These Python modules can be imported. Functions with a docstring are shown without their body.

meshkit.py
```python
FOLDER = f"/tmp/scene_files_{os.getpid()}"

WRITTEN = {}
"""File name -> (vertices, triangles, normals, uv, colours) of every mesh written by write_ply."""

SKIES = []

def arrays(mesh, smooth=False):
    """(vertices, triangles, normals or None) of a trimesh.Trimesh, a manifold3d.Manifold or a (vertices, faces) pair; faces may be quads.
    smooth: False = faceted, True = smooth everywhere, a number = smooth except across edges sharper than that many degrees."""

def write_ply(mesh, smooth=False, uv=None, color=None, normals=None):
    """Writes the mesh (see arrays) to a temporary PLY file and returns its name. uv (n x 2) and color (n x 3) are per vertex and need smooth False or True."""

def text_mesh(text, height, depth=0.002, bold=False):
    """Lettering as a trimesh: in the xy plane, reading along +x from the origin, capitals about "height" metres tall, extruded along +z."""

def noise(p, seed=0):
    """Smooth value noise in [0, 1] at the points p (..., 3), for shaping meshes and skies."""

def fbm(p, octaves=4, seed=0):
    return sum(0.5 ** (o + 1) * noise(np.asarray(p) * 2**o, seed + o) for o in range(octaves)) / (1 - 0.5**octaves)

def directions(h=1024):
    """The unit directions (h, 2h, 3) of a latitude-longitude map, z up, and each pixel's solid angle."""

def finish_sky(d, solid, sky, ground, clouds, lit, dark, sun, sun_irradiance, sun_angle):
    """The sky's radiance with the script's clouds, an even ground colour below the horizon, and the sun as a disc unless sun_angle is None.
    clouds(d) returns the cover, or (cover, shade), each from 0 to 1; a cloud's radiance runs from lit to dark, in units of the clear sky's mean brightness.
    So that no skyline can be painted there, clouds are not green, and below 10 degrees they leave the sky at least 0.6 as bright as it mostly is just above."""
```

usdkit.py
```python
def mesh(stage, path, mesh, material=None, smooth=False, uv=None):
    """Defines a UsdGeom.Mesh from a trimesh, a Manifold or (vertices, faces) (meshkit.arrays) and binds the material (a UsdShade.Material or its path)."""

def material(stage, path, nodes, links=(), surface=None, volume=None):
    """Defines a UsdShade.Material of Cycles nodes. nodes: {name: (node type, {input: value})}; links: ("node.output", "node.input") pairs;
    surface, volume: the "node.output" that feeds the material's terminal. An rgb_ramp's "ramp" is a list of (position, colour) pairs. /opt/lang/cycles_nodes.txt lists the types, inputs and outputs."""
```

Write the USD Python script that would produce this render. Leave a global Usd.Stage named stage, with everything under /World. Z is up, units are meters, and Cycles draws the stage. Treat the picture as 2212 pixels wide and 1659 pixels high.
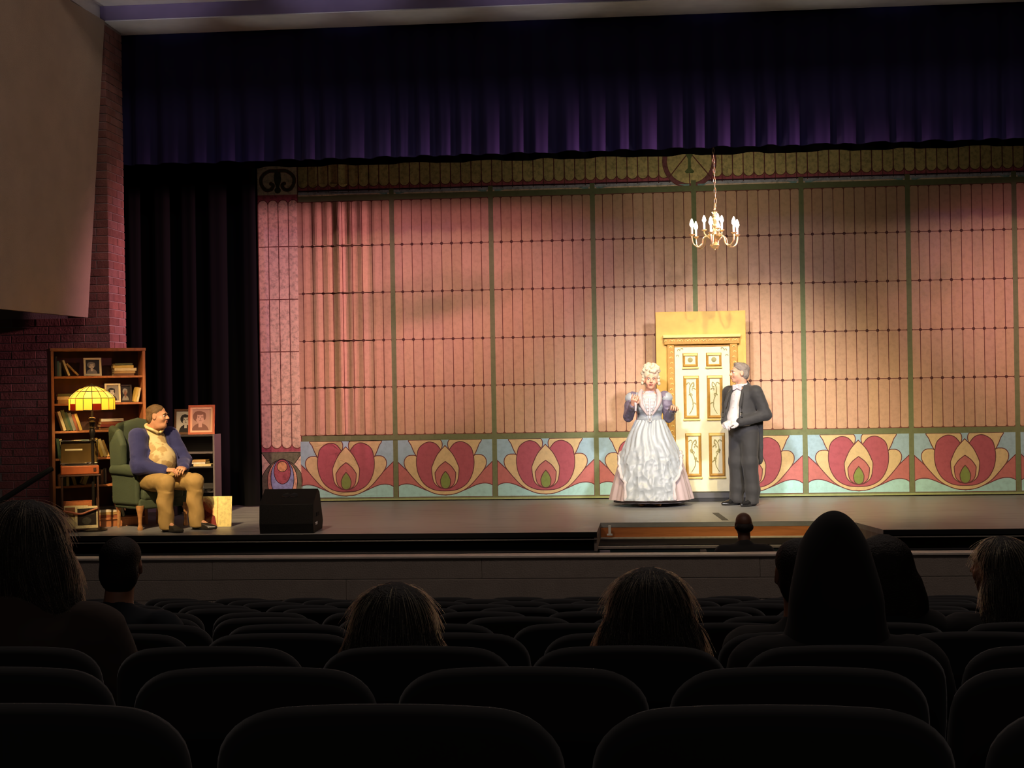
import math, random
import numpy as np, trimesh, manifold3d, shapely
import shapely.geometry as sg, shapely.ops as so, shapely.affinity as sa
import usdkit, meshkit
from pxr import Usd, UsdGeom, UsdLux, UsdShade, Sdf, Gf, Vt

stage = Usd.Stage.CreateInMemory()
UsdGeom.SetStageUpAxis(stage, 'Z')
UsdGeom.Xform.Define(stage, '/World')
rng = np.random.default_rng(7)
PI = math.pi

# ------------------------------------------------------------------ camera
CAM = np.array([0.0, 0.0, 2.55])
FPX, YAW, ROLL = 2940.0, math.radians(4.5), math.radians(0.95)
FWD = np.array([-math.sin(YAW), math.cos(YAW), 0.0])
RIGHT = np.array([math.cos(YAW), math.sin(YAW), 0.0])
UP = np.array([0.0, 0.0, 1.0])
cam = UsdGeom.Camera.Define(stage, '/World/camera')
cam.CreateHorizontalApertureAttr(36.0)
cam.CreateVerticalApertureAttr(27.0)
cam.CreateFocalLengthAttr(36.0 * FPX / 2212.0)
cam.CreateFStopAttr(0.0)
cam.CreateClippingRangeAttr(Gf.Vec2f(0.05, 500))
_cr, _sr = math.cos(ROLL), math.sin(ROLL)
_ix = RIGHT * _cr - UP * _sr          # picture's right in the world
_iy = RIGHT * _sr + UP * _cr          # picture's up in the world
_m = Gf.Matrix4d(*[*_ix, 0, *_iy, 0, *(-FWD), 0, *CAM, 1])
cam.AddTransformOp().Set(_m)
cam.CreateExposureAttr(0.0)

# ------------------------------------------------------------------ lights (all out of view: in front of the stage, at its sides, down in the pit)
def spot(name, pos, to, power, color, cone=12.0, soft=0.25, radius=0.06):
    l = UsdLux.SphereLight.Define(stage, '/World/' + name)
    l.CreateRadiusAttr(radius); l.CreateIntensityAttr(power); l.CreateColorAttr(Gf.Vec3f(*color)); l.CreateNormalizeAttr(True)
    s = UsdLux.ShapingAPI.Apply(l.GetPrim()); s.CreateShapingConeAngleAttr(cone); s.CreateShapingConeSoftnessAttr(soft)
    p, t = np.array(pos, float), np.array(to, float)
    z = (p - t) / np.linalg.norm(p - t)
    x = np.cross([0, 0, 1.0], z); x /= np.linalg.norm(x); y = np.cross(z, x)
    l.AddTransformOp().Set(Gf.Matrix4d(*[*x, 0, *y, 0, *z, 0, *p, 1]))
    return l
PINKL, VIOLET = (1.0, .40, .52), (.24, .21, 1.0)
# unseen spots high in front, washing the backdrop and stage
spot('unseen_front_spotlight', (-4.5, 6.5, 9.6), (-2.2, 17.3, 1.1), 880, (1.0, .72, .48), 16, .9, .2)
spot('unseen_front_spotlight_001', (1.25, 8.0, 11.4), (1.7, 16.9, 1.0), 1500, (1.0, .80, .36), 12.5, .8, .1)
spot('unseen_front_spotlight_002', (6.5, 6.5, 9.6), (5.2, 17.3, 1.1), 880, (1.0, .72, .46), 16, .9, .2)
# unseen key spots on the two actors and the door
spot('unseen_front_spotlight_003', (5.2, 4.6, 7.6), (1.15, 16.7, 2.3), 1750, (1.0, .91, .93), 9, .9, .45)
spot('unseen_front_spotlight_011', (-2.4, 4.6, 7.6), (1.15, 16.7, 2.3), 1750, (1.0, .91, .93), 9, .9, .45)
# pink cross light from the box booms at both sides of the house
spot('box_boom_spotlight', (-7.0, 11.5, 5.9), (8.2, 17.5, 2.9), 2600, PINKL, 9, 1.0, .30)
spot('box_boom_spotlight_001', (10.0, 13.0, 5.9), (-6.6, 17.5, 2.9), 4000, PINKL, 10, 1.0, .30)
# unseen violet spots, placed to light the bottom of the valance
for _k, _x in enumerate((-4.6, -2.4, -.2, 2.0, 4.2, 6.4)):
    spot(f'unseen_front_spotlight_{_k + 5:03d}', (_x * .8, 7.0, 8.8), (_x, 16.0, 4.5), 90, VIOLET, 6.2, 1.0, .2)
# unseen warm spot, placed to light the study corner
spot('unseen_front_spotlight_004', (-5.0, 6.0, 8.4), (-5.0, 14.6, 1.8), 2300, (1.0, .70, .37), 6.5, .8, .08)
# unseen lilac spots behind the camera, placed to light the soffit
for _k, _x in enumerate((-5.2, -3.1, -1.0, 1.1, 3.2, 5.3)):
    spot(f'unseen_soffit_spotlight_{_k:03d}', (_x * .6, -2.0, 3.0), (_x, 15.5, 7.8), 720, (.86, .78, 1.0), 3.9, .7, .1)
# unseen spots down in the pit, aimed up to brighten the soffit
for _k, _x in enumerate(np.linspace(-5.4, 5.6, 8)):
    spot(f'unseen_soffit_uplight_{_k:03d}', (_x, 12.6, .5), (_x, 15.1, 7.0), 34, (.95, .93, .90), 7.5, .9, .06)
# unseen soft lights in the auditorium
def area(name, pos, w, h, power, color, tilt=0.0):
    l = UsdLux.RectLight.Define(stage, '/World/' + name); l.CreateWidthAttr(w); l.CreateHeightAttr(h); l.CreateIntensityAttr(power); l.CreateColorAttr(Gf.Vec3f(*color)); l.CreateNormalizeAttr(True)
    l.AddTranslateOp().Set(Gf.Vec3d(*pos)); l.AddRotateXOp().Set(tilt)
area('unseen_soft_light', (0.5, 8.6, 9.0), 9, 1.2, 44, (1.0, .80, .70), 20)  # out of view, placed to light the side panel and pit wall
area('unseen_soft_light_001', (0.5, -3.0, 7.0), 10, 2, 9, (1.0, .86, .78), 50)  # added fill from behind, lifts the dark seat backs and coats
LAMP_POWER = 2.6


# ------------------------------------------------------------------ helpers
def unit(v): v = np.asarray(v, float); return v / np.linalg.norm(v)
def ray(px, py):
    u, v = (px - 1106.0) / FPX, (829.5 - py) / FPX
    x, z = u * _cr + v * _sr, -u * _sr + v * _cr
    return FWD + RIGHT * x + UP * z
def at_d(px, py, d): return CAM + ray(px, py) * d
def at_y(px, py, y): r = ray(px, py); return CAM + r * ((y - CAM[1]) / r[1])
def at_z(px, py, z): r = ray(px, py); return CAM + r * ((z - CAM[2]) / r[2])

used = {}
def numbered(name, parent='/World'):
    k = (parent, name); n = used.get(k, 0); used[k] = n + 1
    return name if n == 0 else f'{name}_{n:03d}'
def pathof(p): return p if isinstance(p, str) else str(p.GetPath())
def tag(prim, label=None, cat=None, group=None, kind=None):
    p = prim.GetPrim() if hasattr(prim, 'GetPrim') else prim
    for k, v in (('label', label), ('category', cat), ('group', group), ('kind', kind)):
        if v: p.SetCustomDataByKey(k, v)
    return p
def thing(name, label, cat, loc=(0, 0, 0), rz=0.0, group=None, kind=None):
    x = UsdGeom.Xform.Define(stage, '/World/' + numbered(name))
    x.AddTranslateOp().Set(Gf.Vec3d(*map(float, loc))); x.AddRotateZOp().Set(float(math.degrees(rz)))
    return tag(x, label, cat, group, kind)
def obj(name, mesh, mat, parent=None, smooth=35, color=None):
    par = pathof(parent) if parent is not None else '/World'
    path = par + '/' + numbered(name, par)
    if mat not in made_mats: M[mat](mat)
    m = usdkit.mesh(stage, path, mesh, made_mats[mat], smooth=smooth)
    if color is not None:
        pv = UsdGeom.PrimvarsAPI(m).CreatePrimvar('paint', Sdf.ValueTypeNames.Color3fArray, 'constant' if np.ndim(color) == 1 else 'uniform')
        pv.Set(Vt.Vec3fArray.FromNumpy(np.atleast_2d(np.asarray(color, np.float32))))
    return m.GetPrim()
def solo(name, mesh, mat, label, cat, group=None, smooth=35, color=None, kind=None):
    return tag(obj(name, mesh, mat, None, smooth, color), label, cat, group, kind)
def struct(name, mesh, mat, parent=None, smooth=35, label=None):
    return tag(obj(name, mesh, mat, parent, smooth), label, None, None, 'structure' if parent is None else None)
def dup(root, loc, rz, label, group=None):
    was = root.GetCustomData()
    r = thing(root.GetName(), label, was['category'], loc, rz, group or was.get('group'))
    r.GetReferences().AddInternalReference(root.GetPath()); r.SetInstanceable(True)
    tag(r, label, was['category'], group or was.get('group'))
    return r

def tm(v, f): return trimesh.Trimesh(np.asarray(v, float), np.asarray(f), process=False)
def cat(*ms):
    ms = [m for a in ms for m in (a if isinstance(a, (list, tuple)) else [a])]
    return trimesh.util.concatenate(ms)
def mv(m, t=(0, 0, 0), rx=0, ry=0, rz=0, s=None):
    m = m.copy()
    if s is not None: m.apply_scale(s)
    for a, ax in ((rx, [1, 0, 0]), (ry, [0, 1, 0]), (rz, [0, 0, 1])):
        if a: m.apply_transform(trimesh.transformations.rotation_matrix(a, ax))
    m.apply_translation(t); return m
def box(sx, sy, sz, c=(0, 0, 0), b=0.0):
    """box centred at c, edges chamfered by b"""
    if b <= 0: m = trimesh.creation.box((sx, sy, sz))
    else:
        b = min(b, .45 * min(sx, sy, sz)); p = []
        for s in np.ndindex(2, 2, 2):
            q = np.array(s) * 2 - 1; h = np.array([sx, sy, sz]) / 2
            for k in range(3):
                e = h - b; e[k] = h[k]; p.append(q * e)
        m = trimesh.convex.convex_hull(np.array(p))
    m.apply_translation(c); return m
def bx(x0, x1, y0, y1, z0, z1, b=0.0):
    return box(x1 - x0, y1 - y0, z1 - z0, ((x0 + x1) / 2, (y0 + y1) / 2, (z0 + z1) / 2), b)
def tube(pts, r, n=8, caps=True):
    p = np.asarray(pts, float); r = np.broadcast_to(np.asarray(r, float), len(p))
    t = np.gradient(p, axis=0); t /= np.maximum(np.linalg.norm(t, axis=1, keepdims=True), 1e-9)
    ref = np.array([0, 0, 1.0]) if abs(t[0][2]) < .9 else np.array([1.0, 0, 0])
    u = np.cross(t[0], ref); u /= np.linalg.norm(u); V = []
    a = np.linspace(0, 2 * PI, n, endpoint=False)
    for i in range(len(p)):
        u = u - t[i] * (u @ t[i]); u /= np.linalg.norm(u); w = np.cross(t[i], u)
        V.append(p[i] + r[i] * (np.cos(a)[:, None] * u + np.sin(a)[:, None] * w))
    F = []
    for i in range(len(p) - 1):
        for j in range(n):
            k = (j + 1) % n; A, B, C, D = i * n + j, i * n + k, (i + 1) * n + k, (i + 1) * n + j
            F += [[A, B, C], [A, C, D]]
    V = np.vstack(V)
    if caps:
        c0, c1 = len(V), len(V) + 1; V = np.vstack([V, p[0], p[-1]]); e = (len(p) - 1) * n
        for j in range(n): F += [[c0, (j + 1) % n, j], [c1, e + j, e + (j + 1) % n]]
    m = tm(V, F); 
    if m.volume < 0: m.invert()
    return m
def lathe(prof, n=24, c=(0, 0, 0)):
    """prof: (r, z) from bottom to top"""
    p = np.array(prof, float); V, F = [], []
    a = np.linspace(0, 2 * PI, n, endpoint=False)
    for r, z in p: V.append(np.stack([r * np.cos(a), r * np.sin(a), np.full(n, z)], 1))
    for i in range(len(p) - 1):
        for j in range(n):
            k = (j + 1) % n; A, B, C, D = i * n + j, i * n + k, (i + 1) * n + k, (i + 1) * n + j
            F += [[A, B, C], [A, C, D]]
    m = tm(np.vstack(V), F); m.apply_translation(c); return m
def ball(r, c=(0, 0, 0), s=(1, 1, 1), sub=2):
    m = trimesh.creation.icosphere(sub, r); m.apply_scale(s); m.apply_translation(c); return m
def extr(poly, h, plane='xz', t0=0.0):
    """extrudes a shapely polygon; plane xz: x right, z up, thickness along +y from t0"""
    gs = getattr(poly, 'geoms', [poly])
    m = cat([trimesh.creation.extrude_polygon(g, h, engine='earcut') for g in gs if g.area > 1e-9])
    if plane == 'xz':
        v = m.vertices.copy(); m.vertices = np.stack([v[:, 0], t0 + h - v[:, 2], v[:, 1]], 1); m.invert() if m.volume < 0 else None
    return m
def spline(P, n=12, closed=False):
    P = np.asarray(P, float); out = []
    N = len(P)
    rngi = range(N if closed else N - 1)
    for i in rngi:
        g = (lambda k: P[k % N]) if closed else (lambda k: P[min(max(k, 0), N - 1)])
        a, b, c, d = g(i - 1), g(i), g(i + 1), g(i + 2)
        for t in np.linspace(0, 1, n, endpoint=False):
            out.append(.5 * (2 * b + (c - a) * t + (2 * a - 5 * b + 4 * c - d) * t * t + (3 * b - a - 3 * c + d) * t ** 3))
    if not closed: out.append(P[-1])
    return np.array(out)
def sheet(fn, us, vs, thick=0.0):
    """grid surface fn(u,v)->xyz (vectorised), optional back side"""
    U, V_ = np.meshgrid(us, vs, indexing='ij'); P = np.asarray(fn(U, V_)); P = np.moveaxis(P, 0, -1) if P.shape[0] == 3 else P
    nu, nv = U.shape; idx = np.arange(nu * nv).reshape(nu, nv)
    a, b, c, d = idx[:-1, :-1].ravel(), idx[1:, :-1].ravel(), idx[1:, 1:].ravel(), idx[:-1, 1:].ravel()
    F = np.vstack([np.stack([a, b, c], 1), np.stack([a, c, d], 1)]); m = tm(P.reshape(-1, 3), F)
    if thick:
        back = m.copy(); back.vertices = back.vertices - m.vertex_normals * thick; back.invert(); m = cat(m, back)
    return m

# ------------------------------------------------------------------ materials (made when first used)
made_mats, M = {}, {}
def L(name): return '/World/Looks/' + name
UsdGeom.Scope.Define(stage, '/World/Looks')
def srgb(h):
    c = np.array([int(h[i:i + 2], 16) for i in (0, 2, 4)]) / 255.0
    return tuple(np.where(c <= .04045, c / 12.92, ((c + .055) / 1.055) ** 2.4))
def plain(name, col, rough=.6, metal=0.0, spec=.5, sheen=0.0, bump=0.0, bscale=60, var=0.0, vscale=6.0, coat=0.0, emis=None, estr=0, sheen_tint=None):
    if isinstance(col, str): col = srgb(col)
    def make(key):
        p = {'base_color': col, 'roughness': rough, 'metallic': metal, 'specular_ior_level': spec}
        if sheen: p['sheen_weight'] = sheen; p['sheen_tint'] = sheen_tint or col
        if coat: p['coat_weight'] = coat
        if emis: p['emission_color'] = emis; p['emission_strength'] = estr
        n, l = {'p': ('principled_bsdf', p), 'tc': ('texture_coordinate', {})}, []
        if var:
            n['nz'] = ('noise_texture', {'scale': vscale, 'detail': 4}); l.append(('tc.object', 'nz.vector'))
            d = tuple(np.array(col) * (1 - var)); e = tuple(np.minimum(1, np.array(col) * (1 + var)))
            n['rp'] = ('rgb_ramp', {'ramp': [(.3, d), (.7, e)]}); l += [('nz.fac', 'rp.fac'), ('rp.color', 'p.base_color')]
        if bump:
            n['nb'] = ('noise_texture', {'scale': bscale, 'detail': 3}); n['b'] = ('bump', {'strength': bump, 'distance': .01})
            l += [('tc.object', 'nb.vector'), ('nb.fac', 'b.height'), ('b.normal', 'p.normal')]
        made_mats[key] = usdkit.material(stage, L(key), n, l, surface='p.BSDF')
    M[name] = make
def painted(name, rough=.85, speck=0.25, sscale=18.0, spec=.15, sheen=0.0, pos=False):
    """colour from the mesh's own 'paint' primvar, with a mottled brushwork"""
    def make(key):
        p = {'roughness': rough, 'specular_ior_level': spec}
        if sheen: p['sheen_weight'] = sheen
        n = {'a': ('attribute', {'attribute': 'paint'}), 'p': ('principled_bsdf', p), 'tc': ('texture_coordinate', {}),
             'nz': ('noise_texture', {'scale': sscale, 'detail': 5, 'roughness': .65}), 'rp': ('rgb_ramp', {'ramp': [(.33, (1 - speck,) * 3), (.52, (1, 1, 1)), (.7, (1 + speck * .35,) * 3)]}),
             'mx': ('mix', {'mix_type': 'multiply', 'fac': 1.0})}
        made_mats[key] = usdkit.material(stage, L(key), n, [('tc.object', 'nz.vector'), ('nz.fac', 'rp.fac'), ('a.color', 'mx.color1'), ('rp.color', 'mx.color2'), ('mx.color', 'p.base_color')], surface='p.BSDF')
    M[name] = make
def wood(name, c1, c2, rough=.45, axis=(1, 1, 12), scale=3.0):
    def make(key):
        n = {'tc': ('texture_coordinate', {}), 'mp': ('mapping', {'scale': axis}), 'nz': ('noise_texture', {'scale': scale, 'detail': 6, 'roughness': .6, 'distortion': .4}),
             'rp': ('rgb_ramp', {'ramp': [(.3, c1), (.7, c2)]}), 'p': ('principled_bsdf', {'roughness': rough}), 'b': ('bump', {'strength': .15, 'distance': .003})}
        made_mats[key] = usdkit.material(stage, L(key), n, [('tc.object', 'mp.vector'), ('mp.vector', 'nz.vector'), ('nz.fac', 'rp.fac'), ('rp.color', 'p.base_color'), ('nz.fac', 'b.height'), ('b.normal', 'p.normal')], surface='p.BSDF')
    M[name] = make
def glow(name, col, strength):
    def make(key): made_mats[key] = usdkit.material(stage, L(key), {'e': ('emission', {'color': col, 'strength': strength})}, [], surface='e.emission')
    M[name] = make


# ------------------------------------------------------------------ the house: levels and planes
SF = 1.05            # stage floor
YF, YD = 13.69, 17.56   # stage front edge, painted drop
YP0, YP1 = 15.30, 15.83 # proscenium wall, front and back
YV, YB, YL = 16.00, 16.75, 16.95  # valance, black border, leg curtains
PX = float(at_y(232, 400, YP0)[0])   # left side of the opening

plain('stage_black', (.030, .029, .030), .5, spec=.4, bump=.15, bscale=30)
def stage_floor_mat(key):
    n = {'tc': ('texture_coordinate', {}), 'mp': ('mapping', {'scale': (.35, 3.0, 1)}), 'nz': ('noise_texture', {'scale': 3.2, 'detail': 7, 'roughness': .7}),
         'n2': ('noise_texture', {'scale': 26, 'detail': 3}), 'mp2': ('mapping', {'scale': (.25, 4, 1)}),
         'rp': ('rgb_ramp', {'ramp': [(.25, (.16, .162, .168)), (.55, (.24, .243, .25)), (.8, (.35, .35, .355))]}), 'rr': ('rgb_ramp', {'ramp': [(.3, (.28,) * 3), (.7, (.48,) * 3)]}),
         'b': ('bump', {'strength': .25, 'distance': .004}), 'p': ('principled_bsdf', {'specular_ior_level': .45})}
    made_mats[key] = usdkit.material(stage, L(key), n, [('tc.object', 'mp.vector'), ('mp.vector', 'nz.vector'), ('tc.object', 'mp2.vector'), ('mp2.vector', 'n2.vector'), ('nz.fac', 'rp.fac'), ('rp.color', 'p.base_color'),
        ('nz.fac', 'rr.fac'), ('rr.color', 'p.roughness'), ('n2.fac', 'b.height'), ('b.normal', 'p.normal')], surface='p.BSDF')
M['stage_floor'] = stage_floor_mat
plain('black_paint', (.010, .011, .012), .85, spec=.12)
plain('pit_floor', (.02, .02, .022), .8)
plain('plaster', (.80, .78, .76), .8, bump=.2, bscale=90, var=.05)
plain('fascia', (.22, .17, .29), .8, var=.05)
plain('panel_beige', (.46, .36, .27), .85, bump=.5, bscale=120, var=.06, vscale=3)
plain('pit_wall', (.30, .25, .21), .75, bump=.3, bscale=70, var=.06)
plain('cap_board', (.62, .54, .45), .55, bump=.1, var=.08)
plain('mortar', (.38, .31, .29), .95, bump=.3, bscale=80)
plain('carpet', (.02, .018, .02), .95)
for i, c in enumerate([(.27, .115, .095), (.31, .135, .11), (.24, .105, .09), (.29, .14, .125)]):
    plain(f'brick_{i}', c, .9, bump=.5, bscale=45, var=.18, vscale=9)
wood('orange_ply', (.36, .115, .035), (.56, .20, .065), .5, (1, 1, 10), 2.5)
plain('edge_wood', (.42, .36, .30), .6, var=.12, vscale=20)
plain('edge_dark', (.16, .145, .125), .6)
plain('dark_green', (.012, .03, .03), .6)
plain('grey_wood', (.24, .19, .16), .7, var=.2, vscale=8, bump=.1)
plain('lavender', (.30, .25, .30), .7)
plain('white_metal', (.8, .8, .78), .35)

# floors
fl = sg.Polygon([(-14, -6), (14, -6), (14, 12.2), (-14, 12.2)])
RAKE0, RAKE = 10.9, .139
def floor_z(y): return max(0.0, (RAKE0 - y) * RAKE)
V = []; ys = [-2.5, RAKE0, 12.3]
m = sheet(lambda u, v: np.stack([u, v, np.maximum(0, (RAKE0 - v) * RAKE)]), np.array([-11, 11.]), np.array(ys)); struct('floor', m, 'carpet', smooth=False)
struct('floor', bx(-11, 11, 12.3, 16.5, -.05, 0), 'pit_floor')
# stage deck with the notch of the pit in its front edge
nl, nr = at_z(1297, 1130.5, SF), at_z(1832, 1123.5, SF)
NY = float(nl[1] + nr[1]) / 2
nl0, nr0 = at_z(1289, 1153, SF), at_z(1912, 1146.5, SF)
deck = sg.Polygon([(-10.5, YF), (nl0[0], YF), (nl[0], NY), (nr[0], NY), (nr0[0], YF), (10.5, YF), (10.5, 20.5), (-10.5, 20.5)])
dm = trimesh.creation.extrude_polygon(deck, .05, engine='earcut'); dm.apply_translation((0, 0, SF - .05))
struct('floor', dm, 'stage_floor', smooth=False, label='grey stage deck with a notch in its front edge')
apron = thing('stage_apron', 'black stage front below the deck with thin trim rails', 'stage front', kind='structure')
for a, b in ((-10.5, nl0[0]), (nr0[0], 10.5)):
    obj('fascia', bx(a, b, YF + .06, YF + .12, 0, SF - .05), 'black_paint', apron)
    obj('nosing', bx(a, b, YF - .006, YF - .0005, SF - .052, SF - .001), 'black_paint', apron)
    obj('trim_rail', bx(a, b, YF - .025, YF + .0595, SF - .078, SF - .068, .003), 'edge_dark', apron)
    obj('lower_rail', bx(a, b, YF - .01, YF + .0595, SF - .21, SF - .19, .004), 'stage_black', apron)
# inside of the notch
notch = thing('pit_notch', 'orange plywood panel and black ledge set into the stage front', 'stage step', kind='structure')
x0, x1 = nl[0], nr[0]
n1 = at_y(1512, 1180, 13.95)
for q0, q1 in ((0, .905), (.905, 1)):
    obj('plywood_board', bx(x0 + q0 * (x1 - x0) + (.004 if q0 else 0), x0 + q1 * (x1 - x0), NY + .002, NY + .03, SF - .20, SF - .0505, .003), 'orange_ply', notch)
zl = SF - .165
obj('ledge_edge', bx(x0 - .05, x1 + .2, NY - .05, NY - .001, zl - .03, zl + .012, .004), 'edge_wood', notch)
obj('black_ledge', bx(x0 - .05, x1 + .35, 14.0, NY - .051, zl - .04, zl - .005), 'black_paint', notch)
obj('ledge_edge', bx(x0 - .05, x1 + .42, 13.95, 13.999, zl - .04, zl - .012, .004), 'edge_wood', notch)
obj('green_panel', bx(x0 - .05, x1 + .42, 13.96, 13.985, 0, zl - .041), 'dark_green', notch)
for a, b, mt in ((1295, 1318, 'lavender'), (1512, 1526, 'grey_wood')):
    pa, pb = at_y(a, 1185, 13.93), at_y(b, 1185, 13.93)
    obj('post', bx(pa[0], pb[0], 13.91, 13.9595, 0, zl - .05, .004), mt, notch)
# slanting side board of the notch, left and right
for (p, q) in ((nr, nr0), (nl, nl0)):
    a, b = np.array([p[0], NY]), np.array([q[0], YF]); s = 1 if p is nr else -1
    d = (b - a) / np.linalg.norm(b - a); nn = np.array([-d[1], d[0]]) * s; nn = nn if nn[0] * s > 0 else -nn
    poly = sg.Polygon([a, b, b + nn * .03, a + nn * .03]); mm = trimesh.creation.extrude_polygon(poly, .15, engine='earcut'); mm.apply_translation((0, 0, SF - .2005))
    obj('side_board', mm, 'grey_wood', notch)
for px, py in ((1317, 1145), (1824, 1134)):
    p = at_y(px, py, NY - .06); obj('bracket', cat(box(.03, .02, .10, p, .004), box(.06, .018, .02, p + [0, 0, -.05], .003)), 'white_metal', notch)

# pit wall, courses of long panels under a cap board
PW0, PW1 = 12.0, 12.18
pz = float(at_y(1106, 1200, PW0)[2])
pw = struct('wall_front', bx(-11, 11, PW0 + .012, PW1, 0, pz - .0225), 'pit_wall', label='low pit wall in front of the stage')
pc_ = pz - .0225; cz = [pc_, pc_ - .185, pc_ - .37, pc_ - .555, pc_ - .74, 0]
for r in range(5):
    for k in range(9):
        xa = -11 + k * 2.44 + (1.22 if r % 2 else 0); xb = min(xa + 2.438, 11)
        if xa < 10.9: obj('panel', bx(xa, xb, PW0, PW0 + .0125, cz[r + 1] + .004, cz[r], .003), 'pit_wall', pw)
solo('cap_board', bx(-11, 11, PW0 - .012, PW1 - .02, pz - .022, pz, .004), 'cap_board', 'tan cap board running along the top of the pit wall', 'cap board', kind='structure')

# proscenium wall of bricks, left of the opening
ZT = float(at_y(264, 72, YP1)[2])
pwall = struct('wall_left', bx(PX - 2.2, PX - .009, YP0 + .009, YP1, 0, ZT), 'mortar', label='brick proscenium wall left of the opening')
rb = random.Random(3); ch, cw = .094, .294
nb = 0; rest = []
zc = SF
ncourse = int((ZT - SF) / ch)
cand = []
for r in range(ncourse):
    z0 = SF + r * ch; off = (r % 2) * cw / 2
    # reveal (faces +x): first brick begins at the corner
    y = YP0 + .0
    seg = [.147, .294, .09] if r % 2 else [.294, .147 + .09]
    for s in seg:
        y1 = min(y + s, YP1)
        cand.append(((PX - .05, PX + rb.uniform(-.002, .002), y + .0101 if y > YP0 + .02 else YP0 + .0102, y1 - .004, z0 + .004, z0 + ch - .006), 'r'))
        y = y1
    # front (faces -y), starting at the corner; the corner brick shows both faces
    x = PX - .0
    k = 0
    while x > PX - 2.1:
        w = (cw / 2 if (r % 2 and k == 0) else cw)
        low = z0 < 3.4
        if low and k < 5 or not low and k < 2:
            cand.append(((x - w + .005, x - (.0 if k == 0 else .005), YP0 + rb.uniform(-.002, .002), YP0 + .0099, z0 + .004, z0 + ch - .006), 'f'))
        x -= w; k += 1
for i, (b, _) in enumerate(cand):
    if i < 300 - 0 or True:
        mm = bx(*b, .003)
        if nb < 300 and (b[4] > 1.9): obj('brick', mm, f'brick_{rb.randrange(4)}', pwall, smooth=False); nb += 1
        else: rest.append(mm)
if rest: tag(obj('brick_courses', cat(rest), 'brick_0', pwall, smooth=False), kind='stuff')
# header over the opening, stepped soffit
hz = ZT
struct('ceiling', bx(PX - 2.2, 9, YP0, YP1 + .1, hz, hz + .175), 'plaster', label='pale soffit over the stage opening')
struct('trim_1', bx(PX - .05, 9, YP0 - .012, YP0 - .0005, hz + .012, hz + .174), 'fascia', label='lilac fascia above the stage opening')
struct('ceiling', bx(PX - .05, 9, 13.6, YP0 - .0005, hz + .1755, hz + .5), 'plaster', label='upper soffit step')
struct('ceiling', bx(PX - 6, PX - .051, 12.6, YP0 - .001, hz + .02, hz + .5), 'plaster', label='lower soffit above the beige panel')
# beige side panel
pa, pb = at_y(190, 686, 15.2), at_d(-60, 664, 13.2)
pc, pd = at_y(226, 45, 15.25), None
dirp = pb - pa
pd = pc + np.array([dirp[0], dirp[1], 0]); pa[2] = pb[2] = (pa[2] + 0)
pd[2] = pc[2]; 
nrm = unit(np.cross(pb - pa, pc - pa)); nrm = nrm if nrm[1] > 0 else -nrm
Vv = np.array([pa, pb, pd, pc]); pm = trimesh.convex.convex_hull(np.vstack([Vv, Vv + nrm * .12]))
solo('acoustic_panel', pm, 'panel_beige', 'large beige slanted acoustic panel on the left wall by the stage opening', 'panel', kind='structure')
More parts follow.
